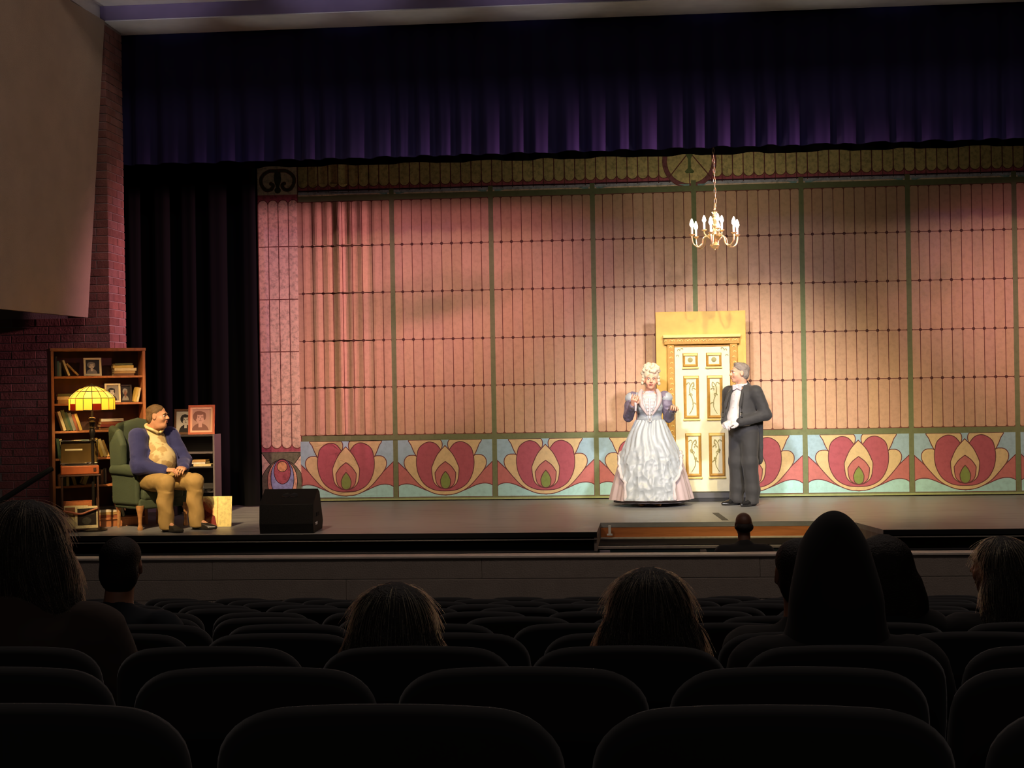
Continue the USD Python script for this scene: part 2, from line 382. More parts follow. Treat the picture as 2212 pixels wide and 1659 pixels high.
# dark side wall and handrail below the panel
struct('wall_left', bx(PX - 2.6, PX - 2.2, 6, YP1, 0, ZT + .5), 'black_paint', label='unlit side wall of the auditorium')
h0, h1 = at_d(-30, 1102, 13.6), at_d(112, 1012, 14.2)
hr = thing('handrail', 'dark sloping handrail of the side stairs left of the bookcase', 'handrail')
obj('rail', tube([h0, h1], .028, 10), 'black_paint', hr)
for t in (.15,):
    p = h0 + (h1 - h0) * t; obj('baluster', tube([p, [p[0], p[1], SF - .6]], .016, 8), 'black_paint', hr)
struct('wall_back', bx(-11, 11, 20.5, 20.7, 0, 9), 'black_paint', label='black back wall of the stage')

# ------------------------------------------------------------------ curtains
def velvet(name, col, tint, w=.6):
    def make(key):
        made_mats[key] = usdkit.material(stage, L(key), {'p': ('principled_bsdf', {'base_color': col, 'roughness': .85, 'specular_ior_level': .1, 'sheen_weight': w, 'sheen_roughness': .35, 'sheen_tint': tint})}, [], surface='p.BSDF')
    M[name] = make
velvet('purple_velvet', (.025, .021, .078), (.3, .24, .7), .25)
velvet('black_velvet', (.0028, .0028, .0034), (.1, .1, .12), .0)
def curtain(x0, x1, y0, z0, z1, pitch, amp, seed, topflat=False, n=None, waver=0.0, thick=.012):
    r = np.random.default_rng(seed); us = np.linspace(x0, x1, int((x1 - x0) / .02)); vs = np.linspace(0, 1, 14)
    ph = np.cumsum(r.uniform(.7, 1.3, 400)); ph = ph / ph[-1] * 400
    def fn(u, v):
        t = (u - x0) / pitch; tt = np.interp(t, np.arange(400), ph); a = np.interp(np.floor(tt), np.arange(400), r.uniform(.55, 1.25, 400)) if False else 1.0
        f = np.sin(2 * PI * tt) + .35 * np.sin(4 * PI * tt + 1.3) + .25 * np.sin(1.3 * PI * tt + .4)
        k = (1 - .75 * v) if topflat else (1 - .3 * v)
        z = z0 + (z1 - z0) * v + waver * np.sin(2 * PI * tt * .5 + .6) * (1 - v)
        return np.stack([u, y0 - amp * f * k, z])
    return sheet(fn, us, vs, thick)
hem = float(at_y(1106, 331, YV)[2]); hem2 = float(at_y(1106, 346, YB)[2])
vl = thing('valance', 'deep purple velvet valance across the top of the stage', 'curtain', (0, 0, 0))
obj('cloth', curtain(PX - .4, 8.6, YV, hem, hz + .3, .30, .05, 5, True, waver=.006), 'purple_velvet', vl, smooth=True)
solo('border_curtain', curtain(PX - .6, 8.6, YB, hem2, hz + .3, .42, .03, 6, True, waver=.010), 'black_velvet', 'black border curtain hanging behind the purple valance', 'curtain', smooth=True)
lx = float(at_y(556, 700, YL)[0])
solo('leg_curtain', curtain(PX - 1.6, lx + .0, YL, SF + .01, hz + .3, .34, .05, 8), 'black_velvet', 'black leg curtain with faint folds left of the painted backdrop', 'curtain', smooth=True)

# ------------------------------------------------------------------ painted backdrop
painted('drop_paint', .9, .12, 16.0)
painted('drop_speckle', .9, .38, 22.0)
def dpt(px, py): p = at_y(px, py, YD); return float(p[0]), float(p[2])
PINK, OUTL, OLIVE = srgb('d2ab8e'), srgb('7d4f46'), srgb('7d7a55')
MAG, BLUE, YEL, RED, AQUA, GREEN = srgb('ba6470'), srgb('a9c9d8'), srgb('e2c898'), srgb('c97c78'), srgb('b4e4e2'), srgb('8c9c58')
CREAM, GREY = srgb('efd9bd'), srgb('b9bfcc')
XL = dpt(561, 700)[0]; XB = dpt(648, 700)[0]; XR = 8.4
posts = [dpt(p, 700)[0] for p in (850, 1064, 1284, 1503, 1735, 1965, 2195)]
bw_ = float(np.mean(np.diff(posts))); posts.append(posts[-1] + bw_)
posts0 = XB - .02
zmid = lambda py: dpt(1106, py)[1]
Z = {k: zmid(v) for k, v in dict(scal=393, line=401, strip=409, bar0=412, bar1=424, r1=522, r2=625, r3=729, r4=831, b0=936, b1=948, f0=1072, f1=1080).items()}
ZTOP = zmid(300); ZBOT = SF + .012
def fold(x, z):
    w = np.exp(-((x - (XB + .55)) / .42) ** 2) * np.clip((z - SF) / 1.2, .25, 1)
    y = .009 * w * np.sin(2 * PI * x / .155 + .5) + .006 * w * np.sin(2 * PI * x / .27 + 1.1) + .004 * np.sin(2 * PI * x / 1.9 + 2 + .15 * z)
    return y
def flat(poly, col, lift=0.0, cut=.16):
    """triangulated paint area hung on the cloth's surface; returns (mesh, colour per face)"""
    ms = []
    for g in getattr(poly, 'geoms', [poly]):
        if g.geom_type != 'Polygon' or g.area < 2e-6: continue
        v, f = trimesh.creation.triangulate_polygon(g, engine='earcut')
        if len(f) == 0: continue
        ms.append(tm(np.c_[v, np.zeros(len(v))], f))
    if not ms: return None
    m = cat(ms)
    if cut:
        v, f = trimesh.remesh.subdivide_to_size(m.vertices, m.faces, cut, max_iter=12); m = tm(v, f)
    x, z = m.vertices[:, 0].copy(), m.vertices[:, 1].copy()
    m.vertices = np.stack([x, YD + fold(x, z) - lift, z], 1)
    fn = m.face_normals[:, 1]; fl = m.faces.copy(); fl[fn > 0] = fl[fn > 0][:, ::-1]
    return tm(m.vertices, fl), np.tile(np.asarray(col, float), (len(fl), 1))
def paint_part(name, layers, parent, mat='drop_paint', cut=.16, label=None):
    """layers: (polygon, colour) from the bottom layer up; hidden areas are cut away"""
    out, cover = [], sg.Polygon()
    for poly, col in reversed(layers):
        poly = poly.buffer(0); vis = poly.difference(cover); cover = cover.union(poly)
        r = flat(vis, col, 0, cut)
        if r: out.append(r)
    m = cat([o[0] for o in out]); c = np.vstack([o[1] for o in out])
    p = obj(name, m, mat, parent, smooth=False, color=c)
    return tag(p, label)
drop = thing('painted_backdrop', 'large painted backdrop of pink panels, green bars and stylised red flowers', 'backdrop')
R = lambda a, b, c, d: sg.box(min(a, c), min(b, d), max(a, c), max(b, d))
ln = lambda pts, w: sg.LineString(pts).buffer(w / 2, cap_style=2)
dot = lambda x, z, r: sg.Point(x, z).buffer(r, 8)
jr = random.Random(11)
# back of the cloth
m = sheet(lambda u, v: np.stack([u, YD + .03 + fold(u, v), v]), np.linspace(XL, XR, 240), np.linspace(ZBOT, ZTOP, 6)); obj('cloth_back', m, 'grey_wood', drop, smooth=True)
edges = [posts0] + posts
pw_ = .062
# bays: slatted pink panel + flower strip
for i in range(8):
    a, b = edges[i], min(edges[i + 1], XR)
    xs0, w = (posts[0] - bw_ if i == 0 else a), (bw_ if i == 0 else edges[i + 1] - edges[i])
    ia, ib = a + (pw_ / 2 if i else 0), b - pw_ / 2
    lay = [(R(ia, Z['b0'], ib, Z['bar1']), OUTL)]
    base = np.array(PINK)
    xs = [xs0 + w * k / 10 for k in range(11)]
    rows = [Z['bar1'] - .004, Z['r1'], Z['r2'], Z['r3'], Z['r4'], Z['b0'] + .004]
    for k in range(10):
        s0, s1 = max(xs[k] + .0048, ia), min(xs[k + 1] - .0048, ib)
        if s1 - s0 < .02: continue
        for q in range(5):
            zt, zb = rows[q] - .0045, rows[q + 1] + .0045
            c = base * (1 + jr.uniform(-.05, .05)) * np.array([1, 1 + jr.uniform(-.03, .03), 1 + jr.uniform(-.05, .05)])
            rr = .022 if q in (0, 4) else .014
            lay.append((R(s0, zb, s1, zt).buffer(-rr).buffer(rr, 4), c))
    pan = paint_part('slat_panel', lay, drop)
    pts = [dot(x, Z[r], .019) for x in xs[1:-1] for r in ('r1', 'r2', 'r3', 'r4') if ia + .03 < x < ib - .03]
    f = flat(so.unary_union(pts), srgb('5a3a36'), .0015, None); obj('joint_dots', f[0], 'drop_paint', pan, smooth=False, color=f[1])
    # flower strip
    cx, hw = (posts[0] - bw_ / 2 if i == 0 else (edges[i] + edges[i + 1]) / 2), bw_ / 2 - pw_ / 2
    zb, zt = Z['f0'], Z['b1']; H = zt - zb
    T = lambda P, n=10, cl=True: sg.Polygon([(cx + u * hw, zb + v * H) for u, v in spline(P, n, cl)]).buffer(0)
    half = lambda P: P + [(-u, v) for u, v in P[::-1] if abs(u) > 1e-6]
    frame = R(ia, zb, ib, zt)
    mir = lambda P: [(-u, v) for u, v in P]
    hills = sg.Polygon([(cx + u * hw, zb + v * H) for u, v in [(-1.2, 0), (-1.2, .17)] + list(map(tuple, spline([(-1.03, .17), (-.93, .22), (-.8, .235), (-.65, .21), (-.4, .12), (-.2, .06), (0, .03)], 6))) + [(0, 0)]]).buffer(0)
    hills = hills.union(sa.scale(hills, -1, 1, origin=(cx, 0)))
    tri = sg.Polygon([(cx + u * hw, zb + v * H) for u, v in [(-1.2, .75), (-1.0, .63), (-.84, .50), (-.6, .3), (-.2, .1), (0, .05), (-1.2, .05)]]).buffer(0)
    tri = tri.union(sa.scale(tri, -1, 1, origin=(cx, 0)))
    cup = T(half([(0, .035), (-.24, .065), (-.48, .172), (-.69, .355), (-.83, .515), (-.855, .63), (-.80, .71), (-.70, .735), (-.585, .70), (-.5, .45), (0, .30)]), 8)
    bk = T([(-.72, 1.02), (-.70, .90), (-.60, .72), (-.45, .6), (-.1, .8), (-.13, 1.02)], 8); bk = bk.union(sa.scale(bk, -1, 1, origin=(cx, 0)))
    lob = T(half([(0, .105), (-.24, .128), (-.44, .228), (-.56, .40), (-.60, .59), (-.58, .76), (-.54, .86), (-.45, .93), (-.33, .965), (-.2, .935), (-.10, .84), (0, .70)]), 8)
    tear = lambda w_, b_, t_, c_: sg.Polygon([(cx + u * hw, zb + v * H) for u, v in (lambda Lh: list(map(tuple, Lh)) + [(-u, v) for u, v in Lh[::-1]])(spline([(0, t_), (-w_ * .56, t_ - (t_ - c_) * .36), (-w_ * .92, c_ + (t_ - c_) * .22), (-w_, c_), (-w_ * .86, b_ + (c_ - b_) * .38), (-w_ * .45, b_ + (c_ - b_) * .08), (0, b_)], 8))]).buffer(0)
    t1, t2, t3 = tear(.285, .14, .90, .47), tear(.215, .145, .62, .40), tear(.105, .145, .45, .28)
    ow = .011
    lay = [(frame, BLUE), (tri, RED), (hills, AQUA), (bk, YEL), (cup, YEL), (lob, MAG), (t1, YEL), (t2, RED), (t3, GREEN)]
    out = []
    for p, c in lay:
        p = p.intersection(frame); out.append((p, c))
        if p.area > 0 and c is not BLUE: out.append((p.boundary.buffer(ow / 2).intersection(frame), srgb('75484a')))
    paint_part('flower_motif', out, drop)
# green bars and posts
bars = so.unary_union([R(XB, Z['bar0'], XR, Z['bar1']), R(XB, Z['b0'], XR, Z['b1']), R(XB, ZBOT, XR, Z['f0'] - .0)] + [R(p - pw_ / 2, ZBOT, p + pw_ / 2, Z['bar0'] + .07) for p in posts if p < XR])
r = bars
sills = R(XB, ZBOT, XR, Z['f0'] - .012)
paint_part('painted_bars', [(bars, srgb('7c8460')), (sills, srgb('a8b47e'))], drop)
# top border
so0 = []
sp = float(dpt(800, 400)[0] - dpt(778, 400)[0])
lay = [(R(XB, Z['strip'], XR, ZTOP), MAG), (R(XB, Z['bar0'], XR, Z['strip']), CREAM), (R(XB, Z['strip'] - .0, XR, Z['line']), GREY)]
mx, mz, mr = dpt(1489, 346)[0], dpt(1489, 348)[1], .285
x = XB
med = dot(mx, mz, mr + .055)
sl = []
while x < XR:
    a, b = x + .007, min(x + sp - .007, XR)
    if b - a > .03:
        top = R(a, Z['scal'] + .055, b, ZTOP); sc = sa.scale(sg.Point((a + b) / 2, Z['scal'] + .055).buffer((b - a) / 2, 8), 1, .95)
        s = top.union(sc); sl.append((s, np.array(srgb('d9c98c')) * (1 + jr.uniform(-.08, .08))))
    x += sp
lines = [ln([(XB + sp * k, Z['line'] - .02), (XB + sp * k, ZTOP)], .012) for k in range(int((XR - XB) / sp) + 1)]
scal_out = so.unary_union([s.buffer(.010) for s, _ in sl])
lay += [(scal_out, OUTL), (so.unary_union(lines), OUTL)] + sl + [(ln([(XB, Z['line']), (XR, Z['line'])], .018), srgb('3e2533'))]
ring = med.difference(dot(mx, mz, mr)); vsp = [ln([(mx, mz + .12), (mx + s * .26, mz - .2)], .014) for s in (-1, 1)]
stem = sg.Polygon([(mx - .07, mz + .13), (mx + .07, mz + .13), (mx + .018, mz + .03), (mx + .02, mz - .09), (mx + .06, mz - .13), (mx + .045, mz - .155), (mx - .045, mz - .155), (mx - .06, mz - .13), (mx - .02, mz - .09), (mx - .018, mz + .03)])
lay += [(med.buffer(.008), OUTL), (med, srgb('8f5a60')), (dot(mx, mz, mr + .008), OUTL), (dot(mx, mz, mr), srgb('d9c98c'))] + [(v, OUTL) for v in vsp] + [(ln([(mx, mz - .15), (mx, mz - .4)], .012), OUTL), (stem, srgb('6f7d52'))]
lim = R(XB, Z['bar0'] + .001, XR, ZTOP)
for p in posts:
    for s in (-1, 1):
        lay.append((sg.Polygon([(p + s * .05, Z['strip'] + .005), (p + s * .19, Z['strip'] + .005), (p + s * .06, Z['strip'] - .035)]), srgb('8fb4b8')))
paint_part('top_border', [(p.intersection(lim).difference(bars), c) for p, c in lay], drop, 'drop_speckle')
# pillar at the left edge
za = dpt(600, 423)[1]; zz = {k: dpt(605, v)[1] for k, v in dict(m0=421, m1=433, r1=533, r2=647, r3=760, r4=874, s=968, l=976, bowl=994, ground=1083).items()}
W = XB - XL; xc = (XL + XB) / 2
lay = [(R(XL, ZBOT, XB, ZTOP), CREAM), (R(XL, zz['m1'] - .08, XB, zz['m0']), MAG), (R(XL, zz['l'], XB, zz['r4']), MAG)]
sl = []
for k in range(4):
    a, b = XL + W * k / 4 + .006, XL + W * (k + 1) / 4 - .006; rr = (b - a) / 2
    sl.append((R(a, zz['s'] + rr, b, zz['m1'] - rr).union(sg.Point((a + b) / 2, zz['s'] + rr).buffer(rr, 8)).union(sg.Point((a + b) / 2, zz['m1'] - rr).buffer(rr, 8)), np.array(srgb('f0d0b6')) * (1 + jr.uniform(-.05, .05))))
lay += [(so.unary_union([s.buffer(.012) for s, _ in sl]), OUTL)] + sl
for r in ('r1', 'r2', 'r3', 'r4'): lay.append((ln([(XL, zz[r]), (XB, zz[r])], .012), OUTL))
sc_ = lambda pts: spline(pts, 10)
for s in (-1, 1):
    P = [(0, .30), (-.12, .295), (-.21, .22), (-.215, .12), (-.16, .04), (-.09, .045), (-.06, .10), (-.09, .125)]
    c = sg.LineString([(xc + s * u, zz['m0'] + v * .95 + .03) for u, v in sc_(P)])
    lay += [(c.buffer(.024), OUTL), (c.buffer(.013), srgb('5c5a45'))]
lay += [(dot(xc, zz['m0'] + .06, .042).union(sg.Polygon([(xc - .04, zz['m0'] + .3), (xc + .04, zz['m0'] + .3), (xc + .05, zz['m0'] + .2), (xc + .018, zz['m0'] + .09), (xc - .018, zz['m0'] + .09), (xc - .05, zz['m0'] + .2)])), srgb('565848'))]
ZG = ZBOT; zbw = zz['bowl']
bowl = sg.Polygon(list(map(tuple, spline([(XL, zz['l'] - .01), (XL + W * .25, zbw - .07), (xc, zbw - .115), (XB - W * .25, zbw - .07), (XB, zz['l'] - .01)], 8))))
U_ = 1 / 165.; cyl = lambda py, rx, ry: sa.scale(sg.Point(xc, dpt(605, py)[1]).buffer(1, 32), rx, ry)
arch, q1, q2, q3, q4 = cyl(1083, W * .62, 89 * U_), cyl(1040, .195, 46 * U_), cyl(1034, .150, 42 * U_), cyl(1019, .106, 26 * U_), dot(xc, dpt(605, 1008)[1], .064)
fr = R(XL, ZBOT, XB, zz['l'])
for p, c in ((bowl, srgb('7d7f68')), (arch, srgb('7d7f68')), (q1, srgb('efb99c')), (q2, srgb('9aa3d6')), (q3, MAG), (q4, srgb('e8b080'))):
    p = p.intersection(fr); lay += [(p.buffer(.008).intersection(fr), srgb('3c2a30')), (p, c)]
lay.append((ln([(XB - .006, ZBOT), (XB - .006, ZTOP)], .014), OUTL))
paint_part('pillar_border', lay, drop, 'drop_speckle')

# ------------------------------------------------------------------ door flat
plain('gold_paint', 'd8b05a', .55, var=.10, vscale=7, spec=.4)
plain('gold_bright', 'e8cf7e', .4, spec=.5)
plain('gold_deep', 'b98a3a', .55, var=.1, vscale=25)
plain('door_cream', 'e6e0bd', .6, var=.06, vscale=9)
plain('vine_paint', '9c9460', .7)
plain('platform_black', (.02, .02, .022), .5)
plain('platform_edge', (.09, .09, .095), .5)
YR = 17.13
def dz(zx, zy): p = at_y(1400 + zx / 3.771, 660 + zy / 3.771, YR); return float(p[0]), float(p[2])
fx0, fx1 = dz(72, 800)[0], dz(806, 800)[0]; ftop = dz(440, 46)[1]; fb = SF + .115
k_ = (fx1 - fx0) / 734.0
X_ = lambda zx: fx0 + (zx - 72) * k_
Z_ = lambda zy: fb + (1492 - zy) * (ftop - fb) / (1492 - 46)
door = thing('door_flat', 'gold painted door flat with a cream six panel door on a black platform', 'door')
obj('backing_flat', bx(fx0, fx1, YR + .02, YR + .07, fb, ftop, .004), 'gold_paint', door)
obj('platform', bx(fx0 - .02, fx1 + .02, YR - .10, YR + .3, SF, fb, .006), 'platform_black', door)
obj('platform_edge', bx(fx0 + .02, fx1 - .02, YR - .108, YR - .1005, SF + .045, fb - .005, .003), 'platform_edge', door)
obj('crown', bx(X_(128), X_(762), YR - .055, YR + .0195, Z_(258), Z_(232), .006), 'gold_bright', door)
hd = obj('header', bx(X_(137), X_(755), YR - .03, YR + .0195, Z_(310), Z_(258.5), .006), 'gold_deep', door)
sw = []
def scroll(cx, cz, s, flip, y, r):
    t = np.linspace(0, 1, 12); a = 4.2 * t * flip + (0 if flip > 0 else PI); rr = s * (1 - .75 * t)
    return tube(np.c_[cx + rr * np.cos(a), np.full(12, y), cz + rr * np.sin(a)], r * (1 - .5 * t), 5)
for q, zx in enumerate(np.arange(155, 745, 32)): sw.append(scroll(X_(zx), Z_(284), .022, 1 if q % 2 else -1, YR - .032, .006))
obj('header_carving', cat(sw), 'gold_bright', hd)
for zx0, zx1 in ((162, 220), (673, 735)):
    pl = obj('pilaster', bx(X_(zx0), X_(zx1), YR - .02, YR + .0195, fb, Z_(310.5), .005), 'gold_deep', door)
    sw = [scroll(X_((zx0 + zx1) / 2 + 4), Z_(zy), .020, 1 if q % 2 else -1, YR - .022, .007) for q, zy in enumerate(np.arange(335, 1470, 42))]
    obj('carving', cat(sw), 'gold_bright', pl)
leaf = obj('door_leaf', bx(X_(222), X_(672), YR - .0, YR + .0195, fb + .002, Z_(332), .003), 'door_cream', door)
obj('painted_head_shadow', bx(X_(222), X_(672), YR + .012, YR + .0195, Z_(331), Z_(311), 0), 'gold_deep', door)  # darker gold strip standing in for the shade above the door
def vine(x0, x1, z0, z1, flip, y, low):
    cx, w, h = (x0 + x1) / 2, (x1 - x0), z1 - z0; f = flip; out = []
    main = spline([(cx - f * .22 * w, z0 + .04 * h), (cx + f * .14 * w, z0 + .22 * h), (cx + f * .12 * w, z0 + .42 * h), (cx - f * .16 * w, z0 + .62 * h), (cx - f * .1 * w, z0 + .80 * h), (cx + f * .22 * w, z0 + .90 * h), (cx + f * .26 * w, z0 + .80 * h), (cx + f * .08 * w, z0 + .78 * h)], 6)
    out.append(tube(np.c_[main[:, 0], np.full(len(main), y), main[:, 1]], np.linspace(.005, .008, len(main)), 5))
    for sx, sz, s in ((.30, .30, 1), (-.02, .55, -1), (.24, .70, 1), (-.3, .85, -1)):
        c = scroll(cx + f * sx * w * .8, z0 + sz * h, .23 * w, s * f, y, .008); out.append(c)
    if low: out.append(ball(.022, (cx - f * .2 * w, y + .002, z0 + .62 * h), (1, .25, 1), 1)); out.append(ball(.02, (cx + f * .2 * w, y + .002, z0 + .4 * h), (1, .25, 1), 1))
    return cat(out)
for (a, b, t, u, kind) in ((287, 412, 380, 490, 0), (478, 605, 380, 490, 0), (290, 418, 562, 905, 1), (482, 610, 562, 905, 1), (298, 430, 1022, 1370, 2), (490, 622, 1022, 1370, 2)):
    x0, x1, z0, z1 = X_(a), X_(b), Z_(u), Z_(t); ii = .038 if kind else .032
    o, i_ = sg.box(x0, z0, x1, z1), sg.box(x0 + ii, z0 + ii, x1 - ii, z1 - ii)
    V_ = []; ys_ = [YR - .001, YR - .024, YR - .010]; rs = [0, .014, ii]
    for y, r_ in zip(ys_, rs): V_ += [(x0 + r_, y, z0 + r_), (x1 - r_, y, z0 + r_), (x1 - r_, y, z1 - r_), (x0 + r_, y, z1 - r_)]
    F_ = []
    for l in range(2):
        for e in range(4):
            p, q = l * 4 + e, l * 4 + (e + 1) % 4; F_ += [[p, q, q + 4], [p, q + 4, p + 4]]
    pn = obj('door_panel', tm(V_, F_), 'gold_deep', leaf, smooth=False)
    # top light-catching bevel and field
    obj('panel_field', bx(x0 + ii - .001, x1 - ii + .001, YR - .012, YR - .002, z0 + ii - .001, z1 - ii + .001), 'door_cream', leaf)
    obj('panel_sill', bx(x0 - .008, x1 + .008, YR - .022, YR - .0005, z0 - .026, z0 - .004, .004), 'gold_bright', leaf)
    obj('panel_head', bx(x0 + .008, x1 - .008, YR - .028, YR - .0005, z1 - .036, z1 - .006, .006), 'gold_bright', leaf)
    if kind: obj('vine_ornament', vine(x0 + ii, x1 - ii, z0 + ii, z1 - ii, 1 if a < 450 else -1, YR - .0125, kind == 2), 'vine_paint', leaf)
    else: obj('rosette', mv(lathe([(.001, .006), (.02, .006), (.032, 0)], 12), ((x0 + x1) / 2, YR - .012, (z0 + z1) / 2), rx=PI / 2), 'vine_paint', leaf)
for s, xx in ((1, 240), (-1, 655)):
    o = [scroll(X_(xx) + s * .02, Z_(360), .022, s, YR - .003, .005), scroll(X_(xx) + s * .07, Z_(350), .02, -s, YR - .003, .005), scroll(X_(xx) + s * .015, Z_(405), .022, -s, YR - .003, .005)]
    obj('corner_scroll', cat(o), 'vine_paint', leaf)

# ------------------------------------------------------------------ chandelier
plain('brass', (.95, .76, .42), .32, metal=.9)
plain('candle_white', (.9, .86, .78), .5)
glow('bulb_glow', (1.0, .88, .66), 45.0)
YC = 16.27
def cz_(zy, zx=660): return float(at_y(1440 + zx / 6.38, 300 + zy / 6.38, YC)[2])
cxp = float(at_y(1440 + 660 / 6.38, 480, YC)[0])
B = cz_(1545)
ch_ = thing('chandelier', 'lit brass chandelier with white candle bulbs hanging from a chain', 'chandelier', (cxp, YC, B))
H = lambda zy: cz_(zy) - B
prof = [(.0, H(1545)), (.012, H(1530)), (.008, H(1515)), (.035, H(1500)), (.06, H(1470)), (.045, H(1440)), (.02, H(1420)), (.03, H(1395)), (.075, H(1350)), (.08, H(1320)), (.05, H(1270)), (.018, H(1240)), (.02, H(1215)), (.03, H(1200)), (.018, H(1185)), (.022, H(1150)), (.05, H(1110)), (.052, H(1095)), (.02, H(1070)), (.016, H(1040)), (.035, H(1010)), (.03, H(995)), (.012, H(980)), (.010, H(940)), (.004, H(890)), (.0, H(870))]
obj('body', lathe(prof, 20), 'brass', ch_, smooth=40)
RA, RB_ = .285, .125
for k in range(6):
    a = 2 * PI * k / 6 + .30; d = np.array([math.cos(a), math.sin(a)])
    pr = spline([(.05, H(1400)), (.10, H(1345)), (.14, H(1370)), (.16, H(1450)), (.215, H(1490)), (.27, H(1450)), (RA, H(1380)), (RA, H(1340))], 5)
    obj('arm', tube(np.c_[pr[:, 0] * d[0], pr[:, 0] * d[1], pr[:, 1]], .010, 7), 'brass', ch_)
    c = (RA * d[0], RA * d[1], 0)
    cd = obj('candle', lathe([(0, H(1318)), (.014, H(1318)), (.014, H(1225)), (0, H(1222))], 10, c), 'candle_white', ch_)
    obj('drip_cup', lathe([(0, H(1345)), (.012, H(1343)), (.034, H(1325)), (.036, H(1316)), (.0, H(1319))], 12, c), 'brass', cd)
    obj('bulb', lathe([(0, H(1222)), (.014, H(1218)), (.027, H(1188)), (.020, H(1146)), (.006, H(1108)), (0, H(1102))], 10, c), 'bulb_glow', cd)
for k in range(3):
    a = 2 * PI * k / 3 + .75; d = np.array([math.cos(a), math.sin(a)])
    pr = spline([(.03, H(1290)), (.06, H(1330)), (.10, H(1330)), (RB_, H(1290)), (RB_, H(1265))], 5)
    obj('arm', tube(np.c_[pr[:, 0] * d[0], pr[:, 0] * d[1], pr[:, 1]], .008, 7), 'brass', ch_)
    c = (RB_ * d[0], RB_ * d[1], 0)
    cd = obj('candle', lathe([(0, H(1245)), (.013, H(1245)), (.013, H(1150)), (0, H(1147))], 10, c), 'candle_white', ch_)
    obj('drip_cup', lathe([(0, H(1268)), (.012, H(1266)), (.03, H(1252)), (.032, H(1243)), (.0, H(1246))], 12, c), 'brass', cd)
    obj('bulb', lathe([(0, H(1147)), (.013, H(1142)), (.025, H(1116)), (.018, H(1080)), (.006, H(1048)), (0, H(1042))], 10, c), 'bulb_glow', cd)
top = cz_(60); n_l = int((top - B - H(960)) / .06)
lk = []
for k in range(n_l):
    z = H(960) + k * .06; a = np.linspace(0, 2 * PI, 11); xx = .006 * (1 - (z - H(960)) / 1.0) - .018 * (z - H(960))
    p = np.c_[.011 * np.cos(a), 0 * a, .04 * np.sin(a)]; p = p if k % 2 else p[:, [1, 0, 2]]
    lk.append(tube(p + [xx + .008, 0, z + .03], .0045, 5, False))
tag(obj('chain', cat(lk), 'brass', ch_, smooth=True), 'thin chain running up behind the valance')

# ------------------------------------------------------------------ study corner: bookcase
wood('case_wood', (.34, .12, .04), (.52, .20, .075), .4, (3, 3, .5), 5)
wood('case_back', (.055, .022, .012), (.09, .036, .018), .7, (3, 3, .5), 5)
BA = math.radians(32)
FL = at_z(115.5, 1145.5, SF)
bd = np.array([math.cos(BA), math.sin(BA), 0]); bn = np.array([-math.sin(BA), math.cos(BA), 0])
def proj(p):
    q = np.asarray(p) - CAM; d = q @ FWD; x = (q @ RIGHT) / d; z = (q @ UP) / d
    return 1106 + FPX * (x * _cr - z * _sr), 829.5 - FPX * (x * _sr + z * _cr)
BW = min(np.linspace(.7, 1.3, 241), key=lambda w: abs(proj(FL + bd * w + [0, 0, 1])[0] - 316.5))
BD = min(np.linspace(.15, .6, 181), key=lambda w: abs(proj(FL + bn * w + [0, 0, 1])[0] - 107))
BH = min(np.linspace(1.6, 2.2, 241), key=lambda h: abs(proj(FL + [0, 0, h])[1] - 752))
BD = float(np.clip(BD, .25, .34))
bc = thing('bookcase', 'tall reddish brown open bookcase full of books behind the lamp', 'bookcase', FL, BA)
tk = .032
obj('side_panel', bx(0, tk, 0, BD, 0, BH - tk, .003), 'case_wood', bc); obj('side_panel', bx(BW - tk, BW, 0, BD, 0, BH - tk, .003), 'case_wood', bc)
obj('top_panel', bx(-.006, BW + .006, -.006, BD, BH - tk + .0005, BH, .003), 'case_wood', bc)
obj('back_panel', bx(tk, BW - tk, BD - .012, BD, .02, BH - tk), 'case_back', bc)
obj('plinth', bx(tk, BW - tk, .02, .04, 0, .075), 'case_wood', bc)
yz = lambda zy: BH * (1912 - zy) / (1912 - 97.)
SH = [.10] + [yz(v) for v in (1478, 1203, 928, 652, 378)]
for s in SH: obj('shelf', bx(tk + .001, BW - tk - .001, .004, BD - .013, s - .024, s, .003), 'case_wood', bc)
# books: one builder, many individuals
BOOKC = dict(cream='d9c48c', tan='b08a4e', olive='5d6034', green='3c5236', teal='4e6a60', grey='7d7a68', brown='6a4526', rust='8a4a28', dark='2c2118', yellow='c9a84e', white='d8cfb4', red='7a2a20')
for k_b, v in BOOKC.items(): plain('book_' + k_b, v, .65, var=.1, vscale=20)
plain('book_pages', 'd8caa0', .9, var=.12, vscale=60)
def book_mesh(t, h, d):
    cv = cat(bx(0, .003, 0, d, 0, h), bx(t - .003, t, 0, d, 0, h), bx(.003, t - .003, 0, .004, 0, h, .001))
    return cv, bx(.0031, t - .0031, .0041, d - .004, .004, h - .004)
def put(origin, ang, local, lean, mesh, flat=False, yaw=0.0):
    """book in the frame of a piece of furniture: lean about its local y"""
    m = mesh.copy()
    if flat: m.apply_transform(trimesh.transformations.rotation_matrix(-PI / 2, [0, 1, 0])); m.apply_translation((0 if not flat else m.extents[0] * 0, 0, 0))
    if yaw: m.apply_transform(trimesh.transformations.rotation_matrix(yaw, [0, 0, 1]))
    if lean: m.apply_transform(trimesh.transformations.rotation_matrix(lean, [0, 1, 0]))
    m.apply_translation(local); return m
